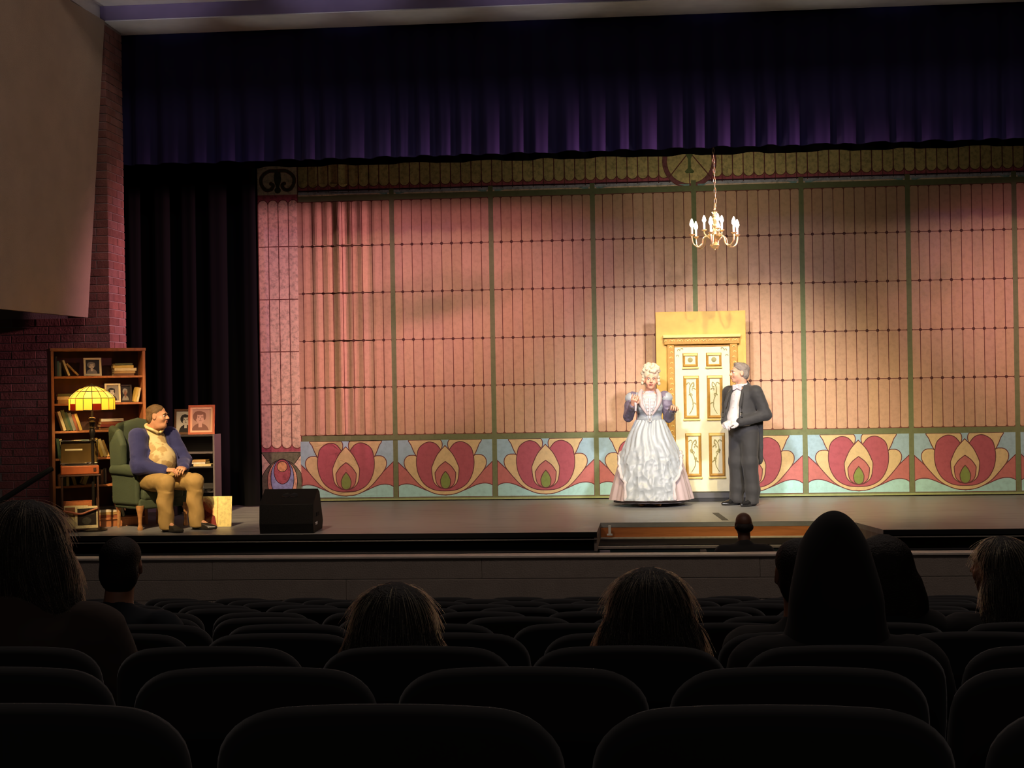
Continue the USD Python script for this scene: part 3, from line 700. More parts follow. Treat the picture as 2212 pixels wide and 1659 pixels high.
def book(fur, fang, x, z, t, h, d, col, label, lean=0.0, flat=False, yaw=0.0, group='books in the bookcase', y=.012):
    cv, pg = book_mesh(t, h, d)
    a, b = put(None, 0, (0, 0, 0), lean, cv, flat, yaw), put(None, 0, (0, 0, 0), lean, pg, flat, yaw)
    lo = np.vstack([a.vertices, b.vertices]); off = np.array([-lo[:, 0].min(), -lo[:, 1].min(), -lo[:, 2].min() + .0005]); a.apply_translation(off); b.apply_translation(off)
    c, s = math.cos(fang), math.sin(fang); loc = np.array(fur) + [c * x - s * y, s * x + c * y, z]
    t_ = thing('book', label, 'book', loc, fang, group)
    obj('cover', a, 'book_' + col, t_, smooth=False); obj('pages', b, 'book_pages', t_, smooth=False)
    return a.extents[0], a.extents[2]
fx = lambda zx: tk + (zx - 205) / (1052 - 205.) * (BW - 2 * tk)
ordn = ['first', 'second', 'third', 'fourth', 'fifth', 'sixth', 'seventh', 'eighth', 'ninth']
hB = (SH[5] - SH[4]) - .03
names = ['lowest shelf', 'second lowest shelf', 'third lowest shelf', 'third highest shelf', 'second highest shelf', 'top shelf']
def row(si, zx, specs, where):
    x = fx(zx)
    for q, (t, h, col, lean) in enumerate(specs):
        w, _ = book(FL, BA, x, SH[si], t, h * hB, .17, col, f'{col} {"upright" if lean == 0 else "leaning"} book, number {q + 1} {where}, {names[si]}'.replace(f'number {q + 1}', ordn[q]), lean)
        x += (w if lean == 0 else t / math.cos(lean) + .002)
def pile(si, zx, specs, where, yaw0=0.0):
    z = SH[si]; n = len(specs)
    for q, (t, w, col) in enumerate(specs):
        book(FL, BA, fx(zx) + jr.uniform(-.008, .008) + (.0 if w > .2 else .015), z, t, w, .17, col, f'{col} book, {ordn[q]} from below in the pile {where}, {names[si]}', 0, True, yaw0 + jr.uniform(-.06, .06))
        z += t + .0008
row(5, 218, [(.022, .80, 'dark', 0), (.022, .62, 'teal', 0), (.02, .55, 'grey', 0)], 'at the left end')
row(5, 285, [(.022, .68, 'cream', -.35)], 'beside the photo frame')
row(5, 322, [(.02, .66, 'tan', -.75)], 'just before the photo frame')
pile(5, 775, [(.025, .22, 'brown'), (.026, .23, 'tan'), (.03, .24, 'cream'), (.03, .22, 'yellow'), (.022, .19, 'olive')], 'at the right')
pile(4, 228, [(.04, .2, 'tan'), (.035, .21, 'cream'), (.03, .2, 'olive')], 'at the left end')
row(4, 960, [(.028, .62, 'yellow', .28), (.024, .60, 'cream', .2)], 'at the right end')
row(3, 232, [(.03, .82, 'cream', -.30), (.035, .86, 'olive', -.30), (.03, .78, 'green', -.30), (.034, .74, 'grey', -.30), (.03, .68, 'rust', -.30), (.03, .70, 'yellow', -.30)], 'in the leaning row')
pile(3, 640, [(.03, .24, 'brown'), (.03, .24, 'red'), (.03, .22, 'rust'), (.03, .24, 'white')], 'behind the armchair')
row(2, 215, [(.03, .82, 'green', -.12), (.028, .80, 'cream', -.22)], 'at the left end')
row(2, 575, [(.034, .80, 'yellow', -.34), (.034, .76, 'cream', -.34), (.03, .7, 'tan', -.34)], 'right of the record player lid')
row(1, 232, [(.04, .45, 'brown', 0), (.042, .52, 'olive', 0), (.03, .52, 'cream', 0)], 'at the left end')
row(1, 340, [(.034, .60, 'yellow', -.25)], 'in the middle')
row(1, 450, [(.045, .60, 'cream', .35)], 'leaning the other way')
row(1, 600, [(.035, .62, 'dark', 0), (.03, .6, 'brown', 0), (.03, .65, 'dark', .0)], 'behind the armchair')
pile(0, 590, [(.03, .24, 'rust'), (.03, .22, 'tan'), (.028, .2, 'white'), (.03, .2, 'dark')], 'beside the records')
row(0, 760, [(.03, .85, 'rust', -.15), (.03, .8, 'grey', -.25)], 'under the armchair')
# framed photographs
plain('frame_cream', 'd9c99a', .4); plain('frame_dark', '3a2c22', .4); plain('frame_brown', '6b4a30', .4); plain('frame_orange', 'b8623a', .35); plain('frame_light', 'e6b48a', .35)
plain('photo_light', 'cfc6b4', .35); plain('photo_grey', '8d867a', .35); plain('photo_dark', '2e2a28', .35); plain('photo_tan', 'b89078', .35); plain('photo_rose', 'c79a86', .35); plain('photo_brown', '7d5242', .35); plain('stand_black', (.02, .02, .02), .5)
def photo_frame(loc, rz, w, h, border, mats, label, tilt=.12, portrait=0, inner=None, group='framed photographs'):
    t_ = thing('photo_frame', label, 'photo frame', loc, rz, group)
    o = sg.box(-w / 2, 0, w / 2, h); i = sg.box(-w / 2 + border, border, w / 2 - border, h - border)
    T = lambda m: mv(m, rx=-tilt)
    obj('frame', T(extr(o.difference(i), .018, t0=-.009)), mats[0], t_, smooth=False)
    if inner: 
        i2 = i.buffer(-inner, join_style=2); obj('mount', T(extr(i.difference(i2), .008, t0=-.004)), mats[3], t_, smooth=False)
    ph = obj('photograph', T(extr(i.buffer(.002), .004, t0=0)), mats[1], t_, smooth=False)
    pw, phh = w - 2 * border, h - 2 * border; cx, cz = pw * (.08 if portrait == 1 else -.06), border + phh * .56
    head = sa.scale(sg.Point(cx, cz).buffer(1, 16), pw * .20, phh * .19); bust = sa.scale(sg.Point(cx, border + .0).buffer(1, 16), pw * .40, phh * .36).intersection(i)
    hair = sa.scale(sg.Point(cx - pw * .05, cz + phh * .07).buffer(1, 16), pw * .28, phh * .22).intersection(i)
    obj('printed_figure', T(cat(extr(hair.difference(head), .0012, t0=-.0012), extr(bust.difference(head), .0012, t0=-.0012))), mats[2], ph, smooth=False)
    neck = sg.box(cx - pw * .075, cz - phh * .36, cx + pw * .085, cz - phh * .1).intersection(i)
    obj('printed_face', T(extr(head.union(neck), .0014, t0=-.0014)), mats[4] if len(mats) > 4 else 'photo_light', ph, smooth=False)
    E = lambda dx, dz, rx, rz: sa.scale(sg.Point(cx + dx * pw, cz + dz * phh).buffer(1, 8), rx * pw, rz * phh)
    feat = [E(-.075, .03, .032, .013), E(.085, .03, .032, .013), E(.01, -.095, .06, .012), E(.015, -.03, .016, .03), E(-.075, .065, .045, .010), E(.085, .065, .045, .010)]
    obj('printed_features', T(extr(so.unary_union(feat), .0016, t0=-.0016)), mats[2], ph, smooth=False)
    fr_ = so.unary_union([E(-.20, .10, .07, .16), E(.20, .08, .06, .15), E(-.02, .20, .21, .07)]).intersection(i)
    obj('printed_hair', T(extr(fr_, .0017, t0=-.0017)), mats[2], ph, smooth=False)
    dz_ = h * .75; obj('easel_back', cat(tube([(0, .012 + math.sin(tilt) * dz_, dz_ * math.cos(tilt)), (0, .07, .006)], .006, 6)), 'stand_black', t_)
def in_case(x, y, z): c, s = math.cos(BA), math.sin(BA); return FL + [c * x - s * y, s * x + c * y, z]
photo_frame(in_case(fx(578), .05, SH[5] + .001), BA, .19, .20, .022, ('frame_cream', 'photo_dark', 'photo_grey', None, 'photo_light'), 'cream framed black and white photograph on the top shelf of the bookcase')
photo_frame(in_case(fx(770), .06, SH[4] + .001), BA, .17, .21, .02, ('frame_cream', 'photo_grey', 'photo_dark', None, 'photo_light'), 'pale framed photograph on the second shelf beside the lampshade')
photo_frame(in_case(fx(905), .10, SH[4] + .001), BA, .13, .20, .02, ('frame_dark', 'photo_dark', 'photo_grey', None, 'photo_brown'), 'dark framed photograph on the second shelf near the right side')

# ------------------------------------------------------------------ floor lamp with a leaded glass shade
def leaded(name, col):
    def make(key):
        n = {'t': ('translucent_bsdf', {'color': col}), 'd': ('principled_bsdf', {'base_color': col, 'roughness': .25}), 'm': ('mix_closure', {'fac': .3})}
        made_mats[key] = usdkit.material(stage, L(key), n, [('t.BSDF', 'm.closure1'), ('d.BSDF', 'm.closure2')], surface='m.closure')
    M[name] = make
leaded('glass_yellow', (.97, .74, .28)); leaded('glass_amber', (.97, .66, .18)); leaded('glass_red', (.30, .045, .015)); leaded('glass_cream', (.95, .75, .38))
plain('lead_came', (.06, .04, .02), .4, metal=.6); plain('lamp_bronze', (.06, .05, .04), .3, metal=.8); plain('lamp_brass', (.8, .6, .3), .25, metal=1.0)
lp = at_z(203, 1146.5, SF); ldist = float((lp - CAM) @ FWD); pxm = FPX / ldist
hz_ = lambda py: (1146.5 - py) / pxm
lamp = thing('floor_lamp', 'lit floor lamp with a yellow leaded glass dome shade', 'lamp', lp)
obj('base', lathe([(0, 0), (.14, 0), (.14, .015), (.10, .03), (.03, .05), (.02, .08), (0, .08)], 24), 'lamp_bronze', lamp)
ph = hz_(950)
obj('pole', lathe([(0, .0805), (.016, .0805), (.016, ph - .05), (.02, ph - .03), (.03, ph), (.018, ph + .02), (.026, ph + .05), (.034, ph + .09), (.02, ph + .13), (.03, ph + .16), (.036, ph + .19), (.016, ph + .22), (.012, hz_(880)), (.012, hz_(845)), (0, hz_(845))], 16), 'lamp_bronze', lamp)
for q in (950, 924, 904): obj('collar', lathe([(.02, hz_(q) - .012), (.036, hz_(q) - .004), (.036, hz_(q) + .006), (.02, hz_(q) + .012)], 16), 'lamp_brass', lamp)
rA = 48.0 / pxm; z0, z1, zt_ = hz_(886), hz_(860), hz_(832)
rad = lambda z: rA * (1.0 + .0) if z <= z1 else rA * math.sqrt(max(0, 1 - .955 * ((z - z1) / (zt_ - .012 - z1)) ** 1.05))
shade = None
NS = 16
def cell(a0, a1, za, zb, n=4):
    aa = np.linspace(a0, a1, n); zz_ = np.linspace(za, zb, 3)
    return sheet(lambda u, v: np.stack([np.vectorize(rad)(v) * np.cos(u), np.vectorize(rad)(v) * np.sin(u), v]), aa, zz_, .004)
zr = [z1, z1 + (zt_ - z1) * .52, zt_ - .012]
gl = []
for k in range(NS):
    a0, a1 = 2 * PI * k / NS, 2 * PI * (k + 1) / NS
    for r_ in range(2): obj('glass_pane', cell(a0 + .01, a1 - .01, zr[r_] + .001, zr[r_ + 1] - .001), 'glass_yellow' if (k + r_) % 3 else 'glass_cream', lamp, smooth=True)
    red = k % 3 == 1
    zlo = z0 + (.0 if not red else .012)
    obj('glass_pane', cell(a0 + .01, a1 - .01, (z0 if k % 3 else z0 + .006) if not red else z1 - (z1 - z0) * .45, z1 - .002), 'glass_amber' if not red else 'glass_yellow', lamp, smooth=True)
    if red:
        obj('glass_pane', cell(a0 + .01, a1 - .01, z0 - .006, z1 - (z1 - z0) * .45 - .002), 'glass_red', lamp, smooth=True)
came = [tube([(rad(z) * math.cos(2 * PI * k / NS), rad(z) * math.sin(2 * PI * k / NS), z) for z in np.linspace(z0, zr[2], 12)], .0032, 5) for k in range(NS)]
for z in (zr[0], zr[1], z0): came.append(tube([(rad(z) * math.cos(a), rad(z) * math.sin(a), z) for a in np.linspace(0, 2 * PI, 49)], .0035, 5, False))
obj('lead_lines', cat(came), 'lead_came', lamp, smooth=True)
obj('finial', lathe([(.060, zt_ - .018), (.05, zt_ - .004), (.012, zt_), (.014, zt_ + .012), (0, zt_ + .022)], 16), 'lead_came', lamp)
bl = UsdLux.SphereLight.Define(stage, '/World/floor_lamp_bulb'); bl.CreateRadiusAttr(.035); bl.CreateNormalizeAttr(True); bl.CreateIntensityAttr(LAMP_POWER); bl.CreateColorAttr(Gf.Vec3f(1.0, .78, .42))
bl.AddTranslateOp().Set(Gf.Vec3d(float(lp[0]), float(lp[1]), float(lp[2]) + z1 - .005))

# ------------------------------------------------------------------ record stand, player and records
plain('stand_wood', (.07, .03, .015), .4); plain('player_wood', 'a8562a', .4, var=.12, vscale=12); plain('lid_brown', '54401f', .25, coat=.4, var=.15, vscale=6); plain('chrome', (.8, .8, .8), .15, metal=1.0); plain('vinyl', (.012, .012, .013), .25)
TA = math.radians(24)
tp = at_z(134, 1151.5, SF); td = float((tp - CAM) @ FWD); tpx = FPX / td
th = lambda py: (1151.5 - py) / tpx
TW, TD = 78 / tpx, .30
st = thing('record_stand', 'low dark wooden record stand holding album sleeves below a record player', 'stand', tp, TA)
tt = th(1027)
obj('table_top', bx(-.02, TW + .02, -.01, TD + .01, tt - .018, tt, .004), 'stand_wood', st)
for x in (0, TW - .018):
    for y in (0, TD - .018): obj('leg', bx(x, x + .018, y, y + .018, 0, tt - .0185, .003), 'stand_wood', st)
obj('lower_shelf', bx(.0185, TW - .0185, .0, TD, th(1147), th(1144), .002), 'stand_wood', st)
rl = np.array([(.018, -.006, th(1104)), (TW * .25, -.010, th(1108)), (TW * .5, -.012, th(1112)), (TW * .75, -.010, th(1106)), (TW - .018, -.006, th(1101))])
obj('curved_rail', tube(spline(rl, 6), .011, 8), 'player_wood', st)
pc = np.array([math.cos(TA), math.sin(TA), 0]); pn = np.array([-math.sin(TA), math.cos(TA), 0])
tpl = lambda x, y, z: tp + pc * x + pn * y + np.array([0, 0, z])
rp = thing('record_player', 'portable record player with its brown lid standing open on the stand', 'record player', tpl(0, 0, tt + .001), TA)
bh = th(1008) - tt
obj('case', bx(.0, TW + .005, .0, TD - .02, 0.0, bh, .008), 'player_wood', rp)
obj('deck', bx(.012, TW - .008, .012, TD - .03, bh + .0005, bh + .008, .002), 'frame_dark', rp)
obj('platter', lathe([(0, 0), (.12, 0), (.12, .01), (0, .01)], 24, (TW * .42, TD * .45, bh + .0085)), 'vinyl', rp)
obj('tone_arm', tube([(TW - .05, TD - .07, bh + .03), (TW - .06, .10, bh + .03), (TW - .12, .07, bh + .026)], .005, 6), 'chrome', rp)
obj('latch', bx(TW * .86, TW * .93, -.008, -.0005, bh * .35, bh * .75, .002), 'stand_wood', rp)
obj('feet', cat(*[lathe([(0, 0), (.012, 0), (.012, .0), (0, .0)], 8, (x, y, .001)) for x in (.03, TW - .03) for y in (.03, TD - .05)]), 'stand_black', rp)
lid = obj('lid', bx(.005, TW - .005, TD - .022, TD - .012, bh + .008, th(957) - tt, .003), 'lid_brown', rp)
lt = th(956) - tt
obj('lid_rim', cat(bx(.0, TW, TD - .06, TD - .012, lt, lt + .012, .003), bx(0, TW, TD - .06, TD - .0125, bh + .010, bh + .018, .003), bx(-.006, .0, TD - .06, TD - .012, bh + .01, lt + .012, .002), bx(TW, TW + .006, TD - .06, TD - .012, bh + .01, lt + .012, .002)), 'chrome', lid)
obj('lid_inlay', bx(.05, TW * .6, TD - .026, TD - .0225, (bh + lt) * .56, (bh + lt) * .60), 'frame_cream', lid)
painted('sleeve_print', .45, .25, 30.0, spec=.4)
def sleeve(loc, rz, w, tilt, base, art, label, group='album sleeves in the stand', t=.006, lean=0.0):
    s = thing('album_sleeve', label, 'record album', loc, rz, group); T = lambda m: mv(m, rx=-tilt)
    obj('sleeve', T(bx(-w / 2, w / 2, 0, t, 0, w, .001)), 'sleeve_print', s, smooth=False, color=srgb(base))
    for poly, c in art: obj('printed_area', T(extr(sa.scale(poly, w, w, origin=(0, 0)).intersection(sg.box(-w / 2 + .002, .002, w / 2 - .002, w - .002)), .0008, t0=-.0008)), 'sleeve_print', s, smooth=False, color=srgb(c))
    return s
sb = sg.box
z_s = th(1144) + .001
sleeve(tpl(TW * .44, .05, z_s), TA, .295, .10, 'b0602f', [(sb(-.46, .78, .46, .95), 'c9783c'), (sb(-.44, .1, -.1, .7), '7a4a2a'), (sa.scale(sg.Point(-.25, .5).buffer(.15), 1, 1.2), 'd8b878')], 'rust coloured album sleeve standing at the back of the record stand')
sleeve(tpl(TW * .38, .02, z_s), TA, .245, .08, 'd8c48a', [(sb(-.46, .52, -.02, .92), '8a5a34'), (sb(.04, .1, .12, .9), 'c0a050'), (sb(-.44, .08, -.05, .42), 'e0cd90'), (sa.scale(sg.Point(-.24, .6).buffer(.12), 1, 1), 'caa46a')], 'cream album sleeve leaning in the left half of the record stand')
sleeve(tpl(TW * .66, -.0, z_s), TA, .235, .06, 'ead9a0', [(sb(-.40, .14, .42, .90), '2a2018'), (sb(-.28, .62, .34, .84), '6a6250'), (sa.scale(sg.Point(.0, .34).buffer(.2), 1, .8), '5a5648')], 'black album sleeve with cream border at the right of the record stand')

# ------------------------------------------------------------------ wing chair
plain('chair_green', '3f4a35', .85, sheen=.25, sheen_tint=srgb('8a9a78'), bump=.15, bscale=150, var=.08, vscale=5)
wood('leg_wood', (.38, .17, .06), (.55, .27, .10), .3, (2, 2, 8), 4)
CA = math.radians(53)
cc, cs = math.cos(CA), math.sin(CA)
leg0 = at_z(303, 1145.5, SF)
cl = lambda x, y, z=0: np.array([cc * x - cs * y, cs * x + cc * y, z])
CO = leg0 - cl(-.29, -.27)
def hullb(pts, r, n=2):
    """rounded convex piece through points, each a sphere of radius r"""
    s = trimesh.creation.icosphere(n, 1.0).vertices; r = np.broadcast_to(r, len(pts))
    return trimesh.convex.convex_hull(np.vstack([s * q + np.array(p) for p, q in zip(pts, r)]))
wc = thing('wing_chair', 'dark green wing chair with a carved wooden front leg, occupied by the seated man', 'armchair', CO, CA)
CH = 1.08
def obj_c(name, mesh, mat, parent, smooth=35):
    v = mesh.vertices.copy(); mesh = tm(np.c_[v[:, 0] * .92, (v[:, 1] + .34) * .72 - .27, v[:, 2]], mesh.faces); return obj(name, mesh, mat, parent, smooth)
obj_c('seat_base', hullb([(x, y, z) for x in (-.30, .30) for y in (-.33, .28) for z in (.25, .30)], .03), 'chair_green', wc, smooth=40)
obj_c('cushion', hullb([(x, y, z) for x in (-.235, .235) for y in (-.33, .20) for z in (.36, .39)], .05), 'chair_green', wc, smooth=60)
obj_c('backrest', hullb([(x, y, z) for x, z0_, z1_ in ((-.25, .45, CH), (.25, .45, CH), (0, .45, CH + .05)) for y, z in ((.22, z0_), (.30, z1_))], .065), 'chair_green', wc, smooth=60)
obj_c('back_frame', hullb([(x, y, z) for x in (-.25, .25) for y, z in ((.33, .28), (.40, CH - .05))], .035), 'chair_green', wc, smooth=60)
for s in (-1, 1):
    w = obj_c('wing', hullb([(s * .315, .36, CH - .01), (s * .33, .14, CH - .05), (s * .345, .02, CH - .18), (s * .335, .03, CH - .36), (s * .32, .16, .66), (s * .31, .32, .58)], [.05, .045, .045, .042, .045, .05]), 'chair_green', wc, smooth=60)
    obj_c('arm_panel', hullb([(s * .33, y, z) for y in (-.30, .28) for z in (.30, .60)], .035), 'chair_green', wc, smooth=60)
    obj_c('armrest', tube([(s * .345, .30, .635), (s * .345, .0, .64), (s * .345, -.28, .635), (s * .345, -.325, .62)], [.055, .062, .065, .045], 14), 'chair_green', wc, smooth=60)
    for y in (-.34, .30):
        if y < 0: obj_c('leg', lathe([(0, 0), (.028, 0), (.036, .015), (.03, .035), (.022, .06), (.025, .13), (.036, .19), (.05, .24), (.05, .262), (0, .262)], 16, (s * .315, y, 0)), 'leg_wood', wc, smooth=50)
        else: obj_c('leg', tube([(s * .27, y + .03, .0), (s * .27, y, .25)], [.018, .025], 8), 'leg_wood', wc)

# ------------------------------------------------------------------ black cabinet with framed pictures
plain('cabinet_black', (.03, .027, .025), .5, var=.1); plain('cabinet_lit_grey', (.13, .11, .10), .55)
KA = math.radians(2)
kp = at_y(371, 940, 15.75); kq = at_y(462, 940, 15.75)
KW = float(kq[0] - kp[0]); KZ = float(kp[2]) - SF; KD = .30
ko = np.array([kp[0], 15.75, SF])
kb = thing('cabinet', 'low black open shelf unit behind the seated man with pictures on top', 'cabinet', ko, KA)
obj('side_panel', bx(0, .022, 0, KD, 0, KZ - .022, .002), 'cabinet_black', kb); obj('side_panel', bx(KW - .022, KW, 0, KD, 0, KZ + .0, .002), 'cabinet_lit_grey', kb)  # right side in a lighter grey, the light on it put into the colour
obj('top_panel', bx(0, KW - .0225, -.004, KD, KZ - .0215, KZ, .002), 'cabinet_black', kb)
obj('back_panel', bx(.022, KW - .022, KD - .01, KD, .02, KZ - .022), 'cabinet_black', kb)
ks = [float(at_y(440, v, 15.75)[2]) - SF for v in (977, 1008, 1062)]
ks = [ks[0], ks[1], max(ks[2], .05)]
for s_, z in zip(range(3), ks): obj('shelf', bx(.0225, KW - .0225, .003, KD - .0105, z - .018, z, .002), 'cabinet_lit_grey' if s_ == 0 else 'cabinet_black', kb)
K = lambda x, y, z: ko + np.array([math.cos(KA) * x - math.sin(KA) * y, math.sin(KA) * x + math.cos(KA) * y, z])
zq = ks[1]
for q, (w, c) in enumerate([(.26, 'cream'), (.22, 'white'), (.2, 'tan')]):
    book(ko, KA, KW * .42 + (.03, .0, .02)[q], zq, .026, w * .8, .18, c, f'{c} book lying flat, {ordn[q]} from below in the cabinet pile', 0, True, jr.uniform(-.08, .08), 'books in the black cabinet', .02); zq += .027
ob = thing('glass_jar', 'small glass jar on the lowest shelf of the black cabinet', 'jar', K(KW * .62, .1, ks[2] + .001))
plain('jar_glass', (.25, .24, .22), .08, spec=.9); plain('jar_lid', (.6, .58, .5), .3)
obj('jar', lathe([(0, 0), (.03, 0), (.033, .02), (.03, .08), (.024, .09), (0, .09)], 14), 'jar_glass', ob); obj('lid', lathe([(0, .0905), (.026, .0905), (.026, .105), (0, .107)], 14), 'jar_lid', ob)
dp = thing('dish', 'shallow metal dish on the lowest shelf of the black cabinet', 'dish', K(KW * .8, .1, ks[2] + .001))
obj('bowl', lathe([(0, 0), (.03, 0), (.055, .02), (.06, .022), (.03, .006), (0, .005)], 18), 'chrome', dp)
sc = FPX / float((ko - CAM) @ FWD)
photo_frame(K(20 / sc, .13, KZ + .001), KA - .1, 46 / sc, 56 / sc, .026, ('frame_brown', 'photo_light', 'photo_dark', None, 'photo_light'), 'brown framed black and white portrait behind the man\'s face', portrait=1)
photo_frame(K(61 / sc, .075, KZ + .001), KA + .05, 57 / sc, 64 / sc, .024, ('frame_orange', 'photo_tan', 'photo_brown', 'frame_light', 'photo_rose'), 'orange framed portrait with double border on the black cabinet', inner=.022)
ap = at_z(467, 1138, SF); aw = 66 / (FPX / float((ap - CAM) @ FWD))
sleeve(ap, .05, aw, .16, 'f0dc8c', [(sa.scale(sg.Point(-.42, .52).buffer(.38), .9, 1.1), 'e8b070'), (sa.scale(sg.Point(-.40, .50).buffer(.30), .9, 1.1), 'c8502c'), (sg.Polygon([(-.6, -.1), (.05, -.1), (-.05, .35), (-.3, .5), (-.6, .75)]), '7a1c14'), (sb(.02, .02, .05, .98), 'd8b060')], 'yellow album sleeve with red artwork leaning beside the man\'s shoe', None)

# ------------------------------------------------------------------ stage monitor
plain('speaker_black', (.0045, .0042, .004), .65, spec=.2, bump=.3, bscale=200)
mo = at_z(574, 1153, SF); mps = FPX / float((mo - CAM) @ FWD)
mw = 96 / mps
MA = math.radians(2)
mn = thing('stage_monitor', 'black wedge stage monitor speaker at the front edge of the stage', 'speaker', mo, MA)
pr = [(0, .0), (.03, .0), (.48, 0), (.53, .08), (.36, .40), (.26, .44), (.0, .30), (-.02, .1)]
pp = sg.Polygon(pr).buffer(-.01).buffer(.01, 3)
ms = trimesh.creation.extrude_polygon(pp, mw + .10, engine='earcut')   # (y,z) profile extruded along x
v = ms.vertices.copy(); ms.vertices = np.stack([v[:, 2] - .06, v[:, 0], v[:, 1]], 1); ms.invert() if ms.volume < 0 else None
# taper the lower ends inward
obj('cabinet', ms, 'speaker_black', mn, smooth=30)
up = lambda x, t: (x, .0 + .26 * t, .30 + .14 * t)
for s in (0, 1):
    c = np.array(up(mw * (.42 + .18 * s), .55)); nn = unit((0, -.14, .26))
    obj('handle_cup', mv(lathe([(.0, .004), (.035, .004), (.042, .008), (.046, .0)], 16), c - np.array([0, 0, .0]), rx=math.atan2(.14, .26)), 'vinyl', mn)
obj('handle', bx(mw + .0405, mw + .0455, .15, .30, .16, .20, .002), 'black_paint', mn)
obj('socket', cat(*[mv(lathe([(0, .006), (.016, .006), (.018, 0)], 12), (mw + .04, .12 + .06 * q, .09), ry=PI / 2) for q in (0, 1)]), 'chrome', mn)
obj('grille', mv(bx(-.04, mw + .02, -.002, .0, 0, .34, 0), (0, .533, .085), rx=.49), 'stand_black', mn)

tp0, tp1 = at_z(1545, 1108, SF), at_z(1567, 1124, SF); dv = unit(tp1 - tp0); nv = np.array([-dv[1], dv[0], 0]) * .035
plain('tape_dark', (.03, .028, .026), .6)
solo('floor_tape', trimesh.convex.convex_hull(np.array([p + s * nv + [0, 0, z] for p in (tp0, tp1) for s in (-1, 1) for z in (.0006, .0022)])), 'tape_dark', 'short dark strip of tape stuck on the stage floor behind the orange board', 'tape')

